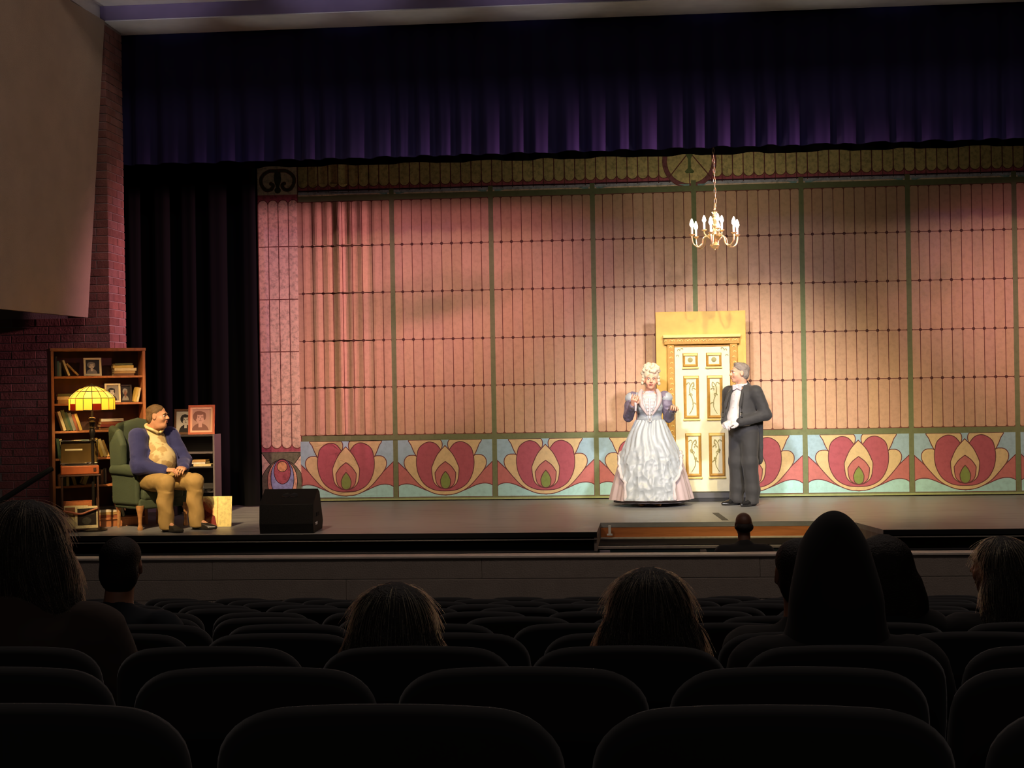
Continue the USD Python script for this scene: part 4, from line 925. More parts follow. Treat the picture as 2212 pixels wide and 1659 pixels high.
# ------------------------------------------------------------------ figures: smooth-blended bodies meshed with surface nets
class Blob:
    """field of smoothly united rounded bones, ellipsoids and carvings on a regular grid"""
    def __init__(s, lo, hi, h):
        s.h = h; s.lo = np.asarray(lo, float); n = np.ceil((np.asarray(hi, float) - s.lo) / h).astype(int) + 1
        s.n = n; s.f = np.full(n, .12, np.float32)
    def _win(s, lo, hi, pad):
        a = np.clip(np.floor((np.asarray(lo) - pad - s.lo) / s.h).astype(int), 0, s.n); b = np.clip(np.ceil((np.asarray(hi) + pad - s.lo) / s.h).astype(int) + 1, 0, s.n)
        if np.any(b - a < 1): return None, None
        g = np.stack(np.meshgrid(*[s.lo[k] + s.h * np.arange(a[k], b[k]) for k in range(3)], indexing='ij'), -1)
        return tuple(slice(a[k], b[k]) for k in range(3)), g
    def _put(s, w, d, k, mode):
        o = s.f[w]
        if mode == 'u':
            q = np.clip(.5 + .5 * (o - d) / k, 0, 1) if k > 0 else (o > d); s.f[w] = o * (1 - q) + d * q - (k * q * (1 - q) if k > 0 else 0)
        elif mode == 's':
            d = -d; q = np.clip(.5 - .5 * (o - d) / max(k, 1e-6), 0, 1); s.f[w] = o * (1 - q) + d * q + k * q * (1 - q)
        elif mode == 'i': s.f[w] = np.maximum(o, d)
        return s
    def bone(s, a, b, ra, rb, k=.03, mode='u', flat=None):
        a, b = np.asarray(a, float), np.asarray(b, float); R_ = max(ra, rb); w, g = s._win(np.minimum(a, b) - R_, np.maximum(a, b) + R_, k + .02 + (.0 if flat is None else R_))
        if w is None: return s
        e = b - a; t = np.clip(((g - a) @ e) / max(e @ e, 1e-9), 0, 1); v = g - a - t[..., None] * e
        if flat is not None:
            ax, sc = np.asarray(flat[0], float), flat[1]; ax = ax / np.linalg.norm(ax); c = v @ ax; v = v + (c * (sc - 1))[..., None] * ax
        d = np.linalg.norm(v, axis=-1) - (ra + (rb - ra) * t); return s._put(w, d.astype(np.float32), k, mode)
    def chain(s, pts, rs, k=.02):
        for i in range(len(pts) - 1): s.bone(pts[i], pts[i + 1], rs[i], rs[i + 1], k)
        return s
    def ell(s, c, r, k=.03, mode='u', rot=None):
        c, r = np.asarray(c, float), np.asarray(r, float); m = r.max(); w, g = s._win(c - m, c + m, k + .02)
        if w is None: return s
        p = g - c
        if rot is not None: p = p @ np.asarray(rot)
        k0 = np.linalg.norm(p / r, axis=-1); k1 = np.linalg.norm(p / (r * r), axis=-1); d = k0 * (k0 - 1) / np.maximum(k1, 1e-9)
        d = np.where(k0 < 1e-6, -r.min(), d); return s._put(w, d.astype(np.float32), k, mode)
    def cut(s, n, p):          # keep the side where (x-p).n < 0
        n = np.asarray(n, float) / np.linalg.norm(n); w, g = s._win(s.lo, s.lo + s.h * s.n, 0); return s._put(w, ((g - np.asarray(p)) @ n).astype(np.float32), 0, 'i')
    def rough(s, fn):          # displaces the surface by fn(points) metres
        w, g = s._win(s.lo, s.lo + s.h * s.n, 0); near = np.abs(s.f) < .05; s.f[near] -= fn(g[near]).astype(np.float32); return s
    def mesh(s, smooth=2):
        f = s.f; f[[0, -1]] = np.maximum(f[[0, -1]], .01); f[:, [0, -1]] = np.maximum(f[:, [0, -1]], .01); f[:, :, [0, -1]] = np.maximum(f[:, :, [0, -1]], .01)
        neg = f < 0; n = f.shape; cnt = np.zeros([k - 1 for k in n], np.int8)
        for a, b, c in np.ndindex(2, 2, 2): cnt += neg[a:n[0] - 1 + a, b:n[1] - 1 + b, c:n[2] - 1 + c]
        act = (cnt > 0) & (cnt < 8); I = np.argwhere(act); idx = np.full(cnt.shape, -1, np.int64); idx[act] = np.arange(len(I))
        P = np.zeros((len(I), 3)); W_ = np.zeros(len(I))
        for ax in range(3):
            oth = [k for k in range(3) if k != ax]
            for u, v in np.ndindex(2, 2):
                o0 = np.zeros(3, int); o0[oth[0]], o0[oth[1]] = u, v; o1 = o0.copy(); o1[ax] = 1
                A, B = f[tuple((I + o0).T)], f[tuple((I + o1).T)]; x = (A < 0) != (B < 0); t = A[x] / (A[x] - B[x]); q = np.tile(o0.astype(float), (x.sum(), 1)); q[:, ax] += t
                P[x] += q; W_[x] += 1
        V = s.lo + s.h * (I + P / W_[:, None]); F = []
        for ax in range(3):
            u, v = [(1, 2), (2, 0), (0, 1)][ax]; sl = [slice(1, n[k] - 1) for k in range(3)]; sl[ax] = slice(0, n[ax] - 1); s2 = list(sl); s2[ax] = slice(1, n[ax])
            A, B = neg[tuple(sl)], neg[tuple(s2)]; E = np.argwhere(A != B); off = np.array([1, 1, 1]); off[ax] = 0; E = E + off
            flip = ~neg[tuple(E.T)]
            def cell(du, dv): q = E.copy(); q[:, u] += du; q[:, v] += dv; return idx[tuple(q.T)]
            a, b, c, d = cell(-1, -1), cell(0, -1), cell(0, 0), cell(-1, 0); Q = np.stack([a, b, c, d], 1); Q[flip] = Q[flip][:, ::-1]; F += [Q[:, [0, 1, 2]], Q[:, [0, 2, 3]]]
        m = tm(V, np.vstack(F)); m.remove_unreferenced_vertices()
        if smooth:
            from scipy import sparse
            e = m.edges_unique; N = len(m.vertices); A = sparse.coo_matrix((np.ones(2 * len(e)), (np.r_[e[:, 0], e[:, 1]], np.r_[e[:, 1], e[:, 0]])), (N, N)).tocsr(); dg = np.maximum(np.asarray(A.sum(1)), 1)
            v = np.array(m.vertices)
            for _ in range(smooth):
                for lam in (.5, -.52): v = v + lam * (A @ v / dg - v)
            m.vertices = v
        return m
def rz_(a): c, s = math.cos(a), math.sin(a); return np.array([[c, -s, 0], [s, c, 0], [0, 0, 1.0]])
def rx_(a): c, s = math.cos(a), math.sin(a); return np.array([[1, 0, 0], [0, c, -s], [0, s, c]])
def ry_(a): c, s = math.cos(a), math.sin(a); return np.array([[c, 0, s], [0, 1, 0], [-s, 0, c]])

def head_field(B, c, R, s=1.0, ears=True, jaw=1.0, neck=None, nr=.055):
    """a head with a face; local frame: x right, -y the way it looks, z up. R turns it, c is its centre"""
    R = np.asarray(R); T = lambda p: np.asarray(c) + R @ (np.asarray(p, float) * s)
    e = lambda p, r, k=.02, mode='u': B.ell(T(p), np.array(r) * s, k * s, mode, R)
    if neck is not None: B.bone(T((0, .028, -.06)), neck, nr * s, nr * 1.08 * s, .03)
    e((0, .012, .038), (.074, .096, .080)); e((0, -.028, -.035), (.060 * jaw, .066, .076), .03); e((0, -.064, -.094), (.026 * jaw, .022, .02), .025)
    e((0, -.083, .024), (.05, .014, .012), .02)                       # brow
    for q in (-1, 1):
        e((q * .040, -.062, -.030), (.026, .024, .026), .02)          # cheek
        e((q * .031, -.100, .004), (.015, .014, .0085), .010, 's')     # eye socket
    B.bone(T((0, -.092, .012)), T((0, -.116, -.026)), .0085 * s, .0125 * s, .012 * s)
    for q in (-1, 1): e((q * .012, -.104, -.030), (.009, .010, .008), .008)
    e((0, -.094, -.054), (.024, .009, .0065), .006); e((0, -.093, -.069), (.021, .009, .0075), .006); e((0, -.106, -.0615), (.02, .008, .0022), .003, 's')
    if ears:
        for q in (-1, 1): e((q * .077, .008, -.004), (.011, .022, .033), .008); e((q * .087, .002, .0), (.007, .012, .018), .006, 's')
    return T
def face_bits(root, T, R, s, iris='eye_dark', brow='hair_grey', lips='lip_pink', brow_on=True):
    R = np.asarray(R)
    for q in (-1, 1):
        ey = obj('eye', mv(ball(.0112 * s, sub=2), T((q * .031, -.0800, .002))), 'eye_white', root, smooth=True)
        obj('iris', mv(ball(.0072 * s, sub=1), T((q * .031, -.0862, .001))), iris, ey, smooth=True)
        if brow_on: obj('eyebrow', tube(np.array([T((q * .014, -.098, .021)), T((q * .032, -.099, .026)), T((q * .050, -.086, .020))]), np.array([.004, .005, .003]) * s, 6), brow, root, smooth=True)
    obj('lips', cat(tube(np.array([T((-.021, -.0955, -.058)), T((-.008, -.1035, -.054)), T((0, -.1025, -.056)), T((.008, -.1035, -.054)), T((.021, -.0955, -.058))]), np.array([.002, .0045, .004, .0045, .002]) * s, 6), tube(np.array([T((-.019, -.095, -.066)), T((0, -.1025, -.069)), T((.019, -.095, -.066))]), np.array([.002, .0055, .002]) * s, 6)), lips, root, smooth=True)
def hand_field(B, w, R, s=1.0, curl=(.5, .5, .5, .5), thumb=.4, side=1, spread=.06):
    """wrist w; local: fingers along +x, palm faces -z, thumb towards side*+y. curl in radians per joint"""
    R = np.asarray(R); T = lambda p: np.asarray(w) + R @ (np.array([p[0], p[1] * side, p[2]], float) * s)
    for y in (-.030, -.010, .012, .032): B.bone(T((.01, y * .6, 0)), T((.085, y, 0)), .016 * s, .0115 * s, .012 * s)
    Ls = [(.036, .022, .018), (.042, .027, .020), (.045, .029, .021), (.042, .025, .020)]
    for q, y in enumerate((-.033, -.0115, .011, .033)):
        p = np.array([.088 - (.008 if q in (0,) else 0), y, 0.0]); a = 0.0; sp = (y / .033) * spread; pts, c = [p.copy()], curl[q]
        for l in Ls[q]:
            a += c; p = p + l * np.array([math.cos(a) * math.cos(sp), math.sin(sp), -math.sin(a)]); pts.append(p.copy())
        B.chain([T(x) for x in pts], np.array([.0098, .0092, .0084, .0070]) * s, .004 * s)
    th = [(.022, .026, -.004), (.050, .050, -.012 - .01 * thumb), (.078, .056 - .012 * thumb, -.016 - .03 * thumb), (.100, .052 - .024 * thumb, -.018 - .045 * thumb)]
    B.chain([T(x) for x in th], np.array([.017, .0135, .0105, .0085]) * s, .010 * s)
def basis(x, up):
    """rotation whose x axis is x and whose z axis is near up"""
    x = unit(x); z = np.asarray(up, float); z = unit(z - x * (z @ x)); return np.stack([x, np.cross(z, x), z], 1)
def creases(amp, sx, sy, sz, seed=0): return lambda p: amp * (2 * meshkit.fbm(p * np.array([sx, sy, sz]), 3, seed) - 1)

for n_, c_, rgh in (('skin_pale', 'e2a78c', .5), ('skin_tan', 'd39a76', .5), ('skin_dark', '5e3f30', .5), ('skin_audience', '9a6a50', .55)): plain(n_, c_, rgh, spec=.4, var=.04, vscale=30)
plain('eye_white', 'e8e2da', .2); plain('eye_dark', '2b2420', .2); plain('lip_pink', 'b8605a', .4); plain('lip_brown', 'a86a58', .45)
plain('hair_grey', '8c8078', .7, var=.25, vscale=45, bump=.5, bscale=160); plain('hair_brown', '6b5230', .7, var=.25, vscale=45, bump=.5, bscale=160); plain('wig_white', 'd8cbb0', .65, var=.06, vscale=20, bump=.4, bscale=90)
plain('hair_dark', (.018, .014, .011), .6, spec=.25, var=.2, vscale=40, bump=.5, bscale=150); plain('hair_blond', '6a4a26', .6, var=.2, vscale=40, bump=.5, bscale=150)
plain('tail_black', (.034, .033, .035), .75, sheen=.3, sheen_tint=(.5, .5, .5), var=.08, vscale=10, bump=.25, bscale=22); plain('trouser_black', (.032, .031, .032), .75, sheen=.25, sheen_tint=(.5, .5, .5), bump=.3, bscale=16)
plain('shirt_white', 'd6d0d4', .7); plain('bow_white', 'ded2dc', .6); plain('shoe_black', (.012, .012, .013), .12, spec=.7, coat=.5)
plain('glove_white', 'd6cece', .7)
plain('satin', 'a3abb2', .38, spec=.5, sheen=.3, sheen_tint=(.8, .8, .8), bump=.35, bscale=14, var=.05); plain('satin_dark', '7d7c84', .38, spec=.5, bump=.3, bscale=18); plain('satin_pink', 'c2b0b2', .5, bump=.25, bscale=16); plain('lace_white', 'c9bfc2', .75, bump=.3, bscale=120)
plain('sleeve_mauve', '756b80', .5, bump=.25, bscale=18); plain('hoop_grey', '6a6468', .7)
plain('cardigan_blue', '2e3163', .9, sheen=.3, sheen_tint=(.4, .4, .7), bump=.3, bscale=220, var=.08, vscale=8); plain('khaki', 'a98a50', .85, bump=.15, bscale=200, var=.05, vscale=8); plain('shoe_dark', (.03, .026, .02), .35)

# ================================================================== man in tailcoat (stands right of the door, looks to the left)
MR = rz_(math.radians(-42)); g0 = at_z(1606, 1092, SF)
man = thing('person', 'grey haired man in black tailcoat, white shirt and bow tie standing right of the door', 'person', g0, 0)
w2 = lambda x, y, z: tuple(MR @ np.array([x, y, z]))     # local of the figure: -y front
def dirl(x, y, z): return MR @ np.array([x, y, z], float)
hc = np.array(w2(0, -.035, 1.585)); HR = rz_(math.radians(-78)) @ rx_(-.06)
lo, hi = (-.42, -.42, 0), (.42, .42, 1.76)
# skin
B = Blob(lo, hi, .0068)
T = head_field(B, hc, HR, 1.0, jaw=1.06, neck=np.array(w2(0, .01, 1.40)), nr=.058)
for s in (-1, 1):
    B.bone(w2(s * .10, .03, .92), w2(s * .105, .02, .50), .07, .05).bone(w2(s * .105, .02, .50), w2(s * .11, .035, .08), .048, .035).bone(w2(s * .115, .03, .055), w2(s * .118, -.02, .045), .026, .02)
B.bone(w2(0, .02, .95), w2(0, .01, 1.30), .11, .12, .06); B.bone(w2(-.15, .02, 1.36), w2(.15, .02, 1.36), .05, .05, .05)
sh, el, wr = {}, {}, {}
for s in (-1, 1):
    sh[s], el[s], wr[s] = w2(s * .20, .015, 1.355), w2(s * .285, .085, 1.085), w2(s * .105, -.185, 1.005)
    B.bone(sh[s], el[s], .045, .036).bone(el[s], wr[s], .034, .024)
    d = np.array(w2(-s * .035, -.265, .985)) - np.array(wr[s])
    hand_field(B, wr[s], basis(dirl(-s * .75, -.62, -.12), dirl(-s * .55, -.75, .35)), .95, (.45, .5, .5, .55), .5, s)
obj('body', B.mesh(), 'skin_pale', man, smooth=True)
face_bits(man, T, HR, 1.0, 'eye_dark', 'hair_grey', 'lip_brown')
B = Blob((-.16, -.16, 1.42), (.16, .16, 1.75), .006)
TT = lambda p: hc + HR @ np.array(p, float)
B.ell(TT((0, .020, .052)), (.081, .101, .077), .01, 'u', HR); B.ell(TT((0, .055, -.01)), (.078, .062, .075), .02, 'u', HR); B.ell(TT((0, -.030, .105)), (.055, .045, .022), .02, 'u', HR)
B.ell(TT((0, -.085, .0)), (.085, .078, .062), .012, 's', HR); B.ell(TT((0, -.05, -.09)), (.12, .09, .07), .012, 's', HR)
for s in (-1, 1): B.ell(TT((s * .082, -.005, -.02)), (.02, .026, .045), .006, 's', HR)
B.rough(creases(.006, 60, 60, 25, 3)); obj('hair', B.mesh(1), 'hair_grey', man, smooth=True)
# trousers
B = Blob((-.36, -.36, 0), (.36, .36, 1.06), .0085)
B.bone(w2(0, .03, 1.00), w2(0, .03, .90), .165, .168, .06, flat=(dirl(0, 1, 0), 1.12))
for s in (-1, 1):
    B.chain([w2(s * .085, .03, .88), w2(s * .10, .01, .52), w2(s * .112, .035, .20), w2(s * .118, .02, .065)], [.115, .092, .085, .082], .035)
B.cut((0, 0, -1), (0, 0, .028)); B.cut((0, 0, 1), (0, 0, 1.02)); B.rough(lambda p: creases(.006, 14, 14, 5, 8)(p) + .005 * np.sin(p[:, 2] * 34 + 12 * p[:, 0]) * np.clip((.32 - p[:, 2]) * 4, 0, 1))
obj('trousers', B.mesh(2), 'trouser_black', man, smooth=True)
# shirt and waistcoat
B = Blob((-.3, -.3, .9), (.3, .3, 1.5), .0075)
B.bone(w2(0, -.035, .99), w2(0, -.0, 1.28), .152, .132, .06).bone(w2(0, .0, 1.38), w2(0, -.005, 1.44), .068, .066, .03).ell(w2(0, -.085, 1.02), (.13, .13, .15), .05); B.cut((0, 0, -1), (0, 0, .955)); B.cut(dirl(0, -.35, 1), w2(0, -.06, 1.455))
obj('shirt', B.mesh(2), 'shirt_white', man, smooth=True)
# tailcoat, open in front
B = Blob((-.46, -.46, .48), (.46, .46, 1.5), .0085)
B.bone(w2(0, .012, 1.0), w2(0, .012, 1.28), .184, .182, .06, flat=(dirl(0, 1, 0), 1.05)).bone(w2(-.165, .02, 1.352), w2(.165, .02, 1.352), .072, .072, .06).ell(w2(0, -.055, 1.06), (.172, .15, .17), .06).bone(w2(0, .05, 1.36), w2(0, .05, 1.43), .085, .075, .03)
for s in (-1, 1): B.bone(w2(s * .10, .12, .98), w2(s * .10, .165, .55), .115, .075, .04, flat=(dirl(0, 1, 0), 2.4))
for s in (-1, 1):
    V_ = []
    B.bone(w2(0, -.42, 1.46), w2(0, -.42, 1.22), .03, .03, .004, 's') if False else None
# opening: wedge from the collar to the waist
w, g = B._win(B.lo, B.lo + B.h * B.n, 0); q = g @ MR      # local coordinates
wid = np.interp(q[..., 2], [.90, .985, 1.0, 1.20, 1.40, 1.46], [.30, .30, .105, .095, .074, .085]); op = np.maximum(np.abs(q[..., 0]) - wid, q[..., 1] + .035 + .0 * q[..., 2])
op = np.maximum(op, -(q[..., 2] - .2)); B._put(w, op.astype(np.float32), .012, 's')
op = np.maximum(np.maximum(np.abs(q[..., 0]) - .058, np.abs(q[..., 1]) - .062), -(q[..., 2] - 1.39)); B._put(w, op.astype(np.float32), .01, 's')
front = np.maximum(q[..., 2] - .995, -(q[..., 1] + .00) * -1 - .10); front = np.maximum(q[..., 2] - (1.0 - .10 * np.clip(q[..., 1] + .1, 0, .3)), q[..., 1] - .085); B._put(w, front.astype(np.float32), .01, 's')
for s in (-1, 1): B.chain([sh[s], el[s], tuple(np.array(wr[s]) * .97 + np.array(el[s]) * .03)], [.082, .068, .056], .03)
B.rough(lambda p: creases(.007, 10, 10, 14, 5)(p)); obj('tailcoat', B.mesh(2), 'tail_black', man, smooth=True)
for s in (-1, 1):
    c = np.array(wr[s]); d = unit(c - np.array(el[s]))
    obj('cuff', tube([c - d * .035, c + d * .012], [.044, .046], 14), 'shirt_white', man, smooth=40)
    lap = [w2(s * .066, -.03, 1.44), w2(s * .098, -.115, 1.34), w2(s * .110, -.175, 1.20), w2(s * .114, -.205, 1.05)]
    obj('lapel', tube(spline(lap, 5), [.012] * 5 + [.020] * 6 + [.010] * 5, 8), 'trouser_black', man, smooth=True)
# white gloved hands at the waist
for s in (-1, 1):
    B = Blob(np.array(wr[s]) - .2, np.array(wr[s]) + .2, .005); hand_field(B, wr[s], basis(dirl(-s * .75, -.62, -.12), dirl(-s * .55, -.75, .35)), 1.0, (.45, .5, .5, .55), .5, s); B.rough(lambda p: p[:, 0] * 0 + .0022)
    obj('glove', B.mesh(1), 'glove_white', man, smooth=True)
bt = np.array(w2(0, -.088, 1.415)); ex = dirl(1, 0, 0)
obj('bow_tie', cat(hullb([bt + ex * .012 + [0, 0, .012], bt + ex * .012 - [0, 0, .012], bt + ex * .058 + [0, 0, .028], bt + ex * .058 - [0, 0, .028]], .007), hullb([bt - ex * .012 + [0, 0, .012], bt - ex * .012 - [0, 0, .012], bt - ex * .058 + [0, 0, .028], bt - ex * .058 - [0, 0, .028]], .007), ball(.015, bt, sub=1)), 'bow_white', man, smooth=True)
for s in (-1, 1): 
    cw_ = [w2(s * .012, -.075, 1.425), w2(s * .05, -.055, 1.435), w2(s * .066, .0, 1.445), w2(s * .04, .055, 1.455), w2(0, .066, 1.458)]
    obj('collar', tube(spline(cw_, 4), .016, 8), 'shirt_white', man, smooth=True)
def shoe(root, heel, ang, mat, s=1.0):
    R = rz_(ang); m = hullb([R @ np.array(p) * s for p in ((0, .03, .035), (0, -.02, .06), (-.025, -.12, .035), (.025, -.12, .035), (0, -.2, .024), (0, .04, .02), (-.03, -.14, .02), (.03, -.14, .02))], np.array([.03, .035, .018, .018, .020, .02, .015, .015]) * s)
    m.apply_translation(np.array(heel) - [0, 0, m.bounds[0][2] - 0 - np.array(heel)[2] * 0]); m.apply_translation((0, 0, -m.bounds[0][2] + heel[2] + .001)); return obj('shoe', m, mat, root, smooth=50)
for s, a in ((-1, -62), (1, -46)): p = w2(s * .118, .03, 0); shoe(man, (p[0], p[1], 0), math.radians(a), 'shoe_black')
for z in (1.12, 1.06):
    for s in (-1, 1): obj('button', ball(.011, w2(s * .14, -.192 + (1.12 - z) * .1, z), sub=1), 'shoe_black', man, smooth=True)
for z in (1.34, 1.26, 1.18): obj('stud', ball(.006, w2(0, -.152 - (1.34 - z) * .12, z), sub=1), 'bow_white', man, smooth=True)

# ================================================================== woman in the grey satin gown
gw = at_z(1404, 1091, SF); U = np.eye(3)
lady = thing('person', 'woman in a pale grey satin ball gown and piled white curly wig, hands raised', 'person', gw, 0)
hc = np.array([.035, -.03, 1.515]); HR = rz_(.02) @ rx_(-.10) @ ry_(.05)
B = Blob((-.40, -.42, 0), (.44, .30, 1.78), .0068)
T = head_field(B, hc, HR, 1.0, jaw=.98, neck=np.array([.02, .015, 1.34]), nr=.05)
B.bone((.01, .02, 1.0), (.01, .01, 1.24), .10, .115, .06).bone((-.14, .02, 1.315), (.16, .02, 1.315), .05, .05, .05)
for s in (-1, 1): B.bone((s * .09, .03, .95), (s * .09, .02, .50), .075, .052).bone((s * .09, .02, .50), (s * .08, .03, .09), .05, .032).bone((s * .08, .03, .05), (s * .10, -.12, .035), .03, .022)
AR = {-1: ((-.185, .015, 1.31), (-.245, .02, 1.075), (-.185, -.215, 1.225)), 1: ((.20, .015, 1.31), (.245, .0, 1.065), (.285, -.205, 1.165))}
for s in (-1, 1):
    a, b, c = AR[s]; B.bone(a, b, .042, .036).bone(b, c, .034, .024)
HB = {-1: basis((.10, -.55, .55), (-.35, -.75, -.55)), 1: basis((.12, -.60, .28), (.2, -.35, .9))}
hand_field(B, AR[-1][2], HB[-1], .98, (.25, .75, .85, .9), .6, -1); hand_field(B, AR[1][2], HB[1], .98, (.8, .75, .7, .6), .5, 1)
obj('body', B.mesh(), 'skin_pale', lady, smooth=True)
face_bits(lady, T, HR, 1.0, 'eye_dark', 'hair_grey', 'lip_pink')
# wig
r = np.random.default_rng(4); B = Blob(hc + [-.17, -.17, -.12], hc + [.17, .19, .26], .006); TT = lambda p: hc + HR @ np.array(p, float)
B.ell(TT((0, .028, .075)), (.098, .108, .095), .01, 'u', HR); B.ell(TT((0, .02, .135)), (.085, .085, .075), .03, 'u', HR); B.ell(TT((0, .075, .0)), (.085, .06, .09), .03, 'u', HR)
for q in range(46):
    a = r.uniform(0, 2 * PI); e_ = r.uniform(-.1, 1.4); p = np.array([.098 * math.cos(a) * math.cos(e_ * .9), .105 * math.sin(a) * math.cos(e_ * .9) + .02, .085 + .115 * math.sin(e_)])
    if p[1] < -.04 and p[2] < .085: continue
    B.ell(TT(p), [r.uniform(.018, .03)] * 3, .006, 'u')
for s in (-1, 1):
    for k in range(3): B.ell(TT((s * (.088 + .006 * k), .012 + .012 * k, .045 - .038 * k)), (.022, .026, .024), .006)
B.ell(TT((0, -.085, -.012)), (.063, .07, .075), .008, 's', HR); obj('wig', B.mesh(1), 'wig_white', lady, smooth=True)
# petticoat, skirt, overskirt
PR = np.array([(1.04, .150), (1.00, .172), (.92, .215), (.80, .268), (.62, .345), (.42, .415), (.22, .472), (.06, .512)])[::-1]
Rz = lambda z: np.interp(z, PR[:, 0], PR[:, 1])
def skirt(off, z0, z1, th0, th1, rip, nth=160, nz=40, edge=None, puck=0.0):
    def fn(u, v):
        lo_ = z0 if edge is None else edge(u); z = lo_ + (z1 - lo_) * v; k = np.clip((z1 - z) / .5, 0, 1)
        R_ = Rz(z) + off + rip * k * (np.sin(14 * u + 1.3 * np.sin(3 * u)) + .5 * np.sin(31 * u + 2 * z) + .5 * np.sin(9 * u + 1))
        if puck:
            q_ = np.stack([np.sin(u) * R_ * 9, np.cos(u) * R_ * 9, z * 6.5], -1); low = np.clip((.80 - z) * 4, .12, 1)
            rid = 1 - np.abs(2 * meshkit.noise(q_, 5) - 1); rid2 = 1 - np.abs(2 * meshkit.noise(q_ * 1.9 + 3, 9) - 1)
            R_ = R_ + puck * low * (rid ** 2 + .5 * rid2 ** 2 - .6) + .007 * np.sin(22 * u + 3 * np.sin(9 * z)) * (1 - low * .75)
        return np.stack([.015 + R_ * np.sin(u), .0 - R_ * .84 * np.cos(u), z])
    return sheet(fn, np.linspace(th0, th1, nth), np.linspace(0, 1, nz), .006)
obj('petticoat', skirt(-.06, .045, .5, -PI, PI, .008), 'hoop_grey', lady, smooth=True)
obj('skirt', skirt(0, .078, 1.035, -PI, PI, .010), 'satin_pink', lady, smooth=True)
def edge(u):
    a = np.abs(u + .05); return np.interp(a, [0, .60, .66, .85, 1.25, 1.7, 2.4, PI], [.088, .088, .30, .36, .56, .64, .62, .60])
obj('overskirt', skirt(.016, 0, 1.04, -PI, PI, .007, 340, 110, edge, .026), 'satin', lady, smooth=True)
for s in (-1, 1):
    uu = np.r_[np.linspace(.60, .66, 6), np.linspace(.70, 2.2, 24)] * s - .05; zz_ = edge(uu); rr = Rz(zz_) + .022 + .008 * np.sin(uu * 40)
    obj('swag_trim', tube(np.stack([.015 + rr * np.sin(uu), -rr * .84 * np.cos(uu), zz_], 1), .022 + .006 * np.sin(np.arange(len(uu)) * 1.9), 10), 'lace_white', lady, smooth=True)
# blouse, bodice, sleeves
B = Blob((-.22, -.24, .98), (.25, .2, 1.46), .0068)
B.bone((.01, -.02, 1.04), (.012, -.008, 1.25), .118, .128, .05).bone((.015, .012, 1.30), (.022, .008, 1.385), .075, .060, .03); B.ell((.012, -.10, 1.20), (.075, .06, .10), .04); B.cut((0, .25, 1), (0, 0, 1.375))
B.rough(lambda p: .004 * np.sin(p[:, 2] * 160)); obj('blouse', B.mesh(1), 'lace_white', lady, smooth=True)
B = Blob((-.34, -.26, .98), (.36, .22, 1.42), .0065)
B.bone((.01, .0, 1.03), (.012, .005, 1.24), .148, .158, .06).bone((-.14, .02, 1.31), (.165, .02, 1.31), .066, .066, .05)
for s in (-1, 1): B.ell((.012 + s * .072, -.10, 1.20), (.085, .075, .075), .04)
w, g = B._win(B.lo, B.lo + B.h * B.n, 0); wid = np.interp(g[..., 2], [.99, 1.045, 1.10, 1.36, 1.42], [.012, .012, .020, .085, .095]); op = np.maximum(np.abs(g[..., 0] - .014) - wid, g[..., 1] + .01)
nk = np.maximum(np.linalg.norm((g[..., :2] - np.array([.018, .01])) , axis=-1) - .072, 1.345 - g[..., 2]); B._put(w, np.minimum(op, nk).astype(np.float32), .01, 's'); B.cut((0, 0, -1), (0, 0, 1.005))
B.rough(lambda p: creases(.006, 12, 12, 30, 12)(p) + .004 * np.sin(p[:, 2] * 60 + 14 * np.abs(p[:, 0])) * (p[:, 2] < 1.17)); obj('bodice', B.mesh(1), 'satin', lady, smooth=True)
for s in (-1, 1):
    a, b, c = map(np.array, AR[s]); B = Blob(np.minimum(np.minimum(a, b), c) - .12, np.maximum(np.maximum(a, b), c) + .12, .0065)
    B.bone(a, a * .55 + b * .45, .075, .078, .03).bone(a * .55 + b * .45, b, .066, .058, .03).bone(b, b * .12 + c * .88, .058, .044, .03); B.rough(lambda p: creases(.010, 16, 16, 22, 20 + s)(p))
    obj('sleeve', B.mesh(1), 'sleeve_mauve', lady, smooth=True)
    d = unit(c - b); u_ = unit(np.cross(d, [0, 0, 1.0])); v_ = np.cross(d, u_); aa = np.linspace(0, 2 * PI, 40)
    rr = .048 + .008 * np.sin(aa * 9); obj('lace_cuff', sheet(lambda q, t: np.moveaxis((c - d * .035)[:, None, None] * 1.0 + d[:, None, None] * (.045 * t)[None] + ((.042 + t * (.012 + .008 * np.sin(9 * q)))[None]) * (u_[:, None, None] * np.cos(q)[None] + v_[:, None, None] * np.sin(q)[None]), 0, 0), aa, np.linspace(0, 1, 4), .003), 'lace_white', lady, smooth=True)
    lp_ = [(.014 + s * .092, -.02, 1.40), (.014 + s * .118, -.10, 1.33), (.014 + s * .10, -.168, 1.22), (.014 + s * .030, -.172, 1.10)]
    obj('collar', tube(spline(lp_, 6), np.r_[np.linspace(.02, .034, 9), np.linspace(.034, .008, 10)], 10), 'satin_pink', lady, smooth=True)
    obj('shoulder_puff', ball(.085, a + np.array([s * .012, 0, -.01]), (1, .95, .9), 3), 'satin', lady, smooth=True)
    shoe(lady, (s * .07, -.06, 0), s * .25, 'leg_wood', .9)
bw2 = [(.014, -.170, 1.09), (.0, -.175, 1.04), (.014, -.178, 1.015), (.028, -.175, 1.04), (.014, -.170, 1.09)]
obj('ribbon', cat(tube(spline(bw2, 4), .006, 6), tube([(.014, -.17, 1.10), (.014, -.172, 1.2), (.014, -.15, 1.30)], .012, 8)), 'shirt_white', lady, smooth=True)
hk = np.array(gw) + np.array(AR[-1][2]) + HB[-1] @ np.array([.085, .0, -.035])
hd_ = thing('handkerchief', 'rolled white handkerchief hanging from the raised hand of the woman in the gown', 'handkerchief', hk, 0)
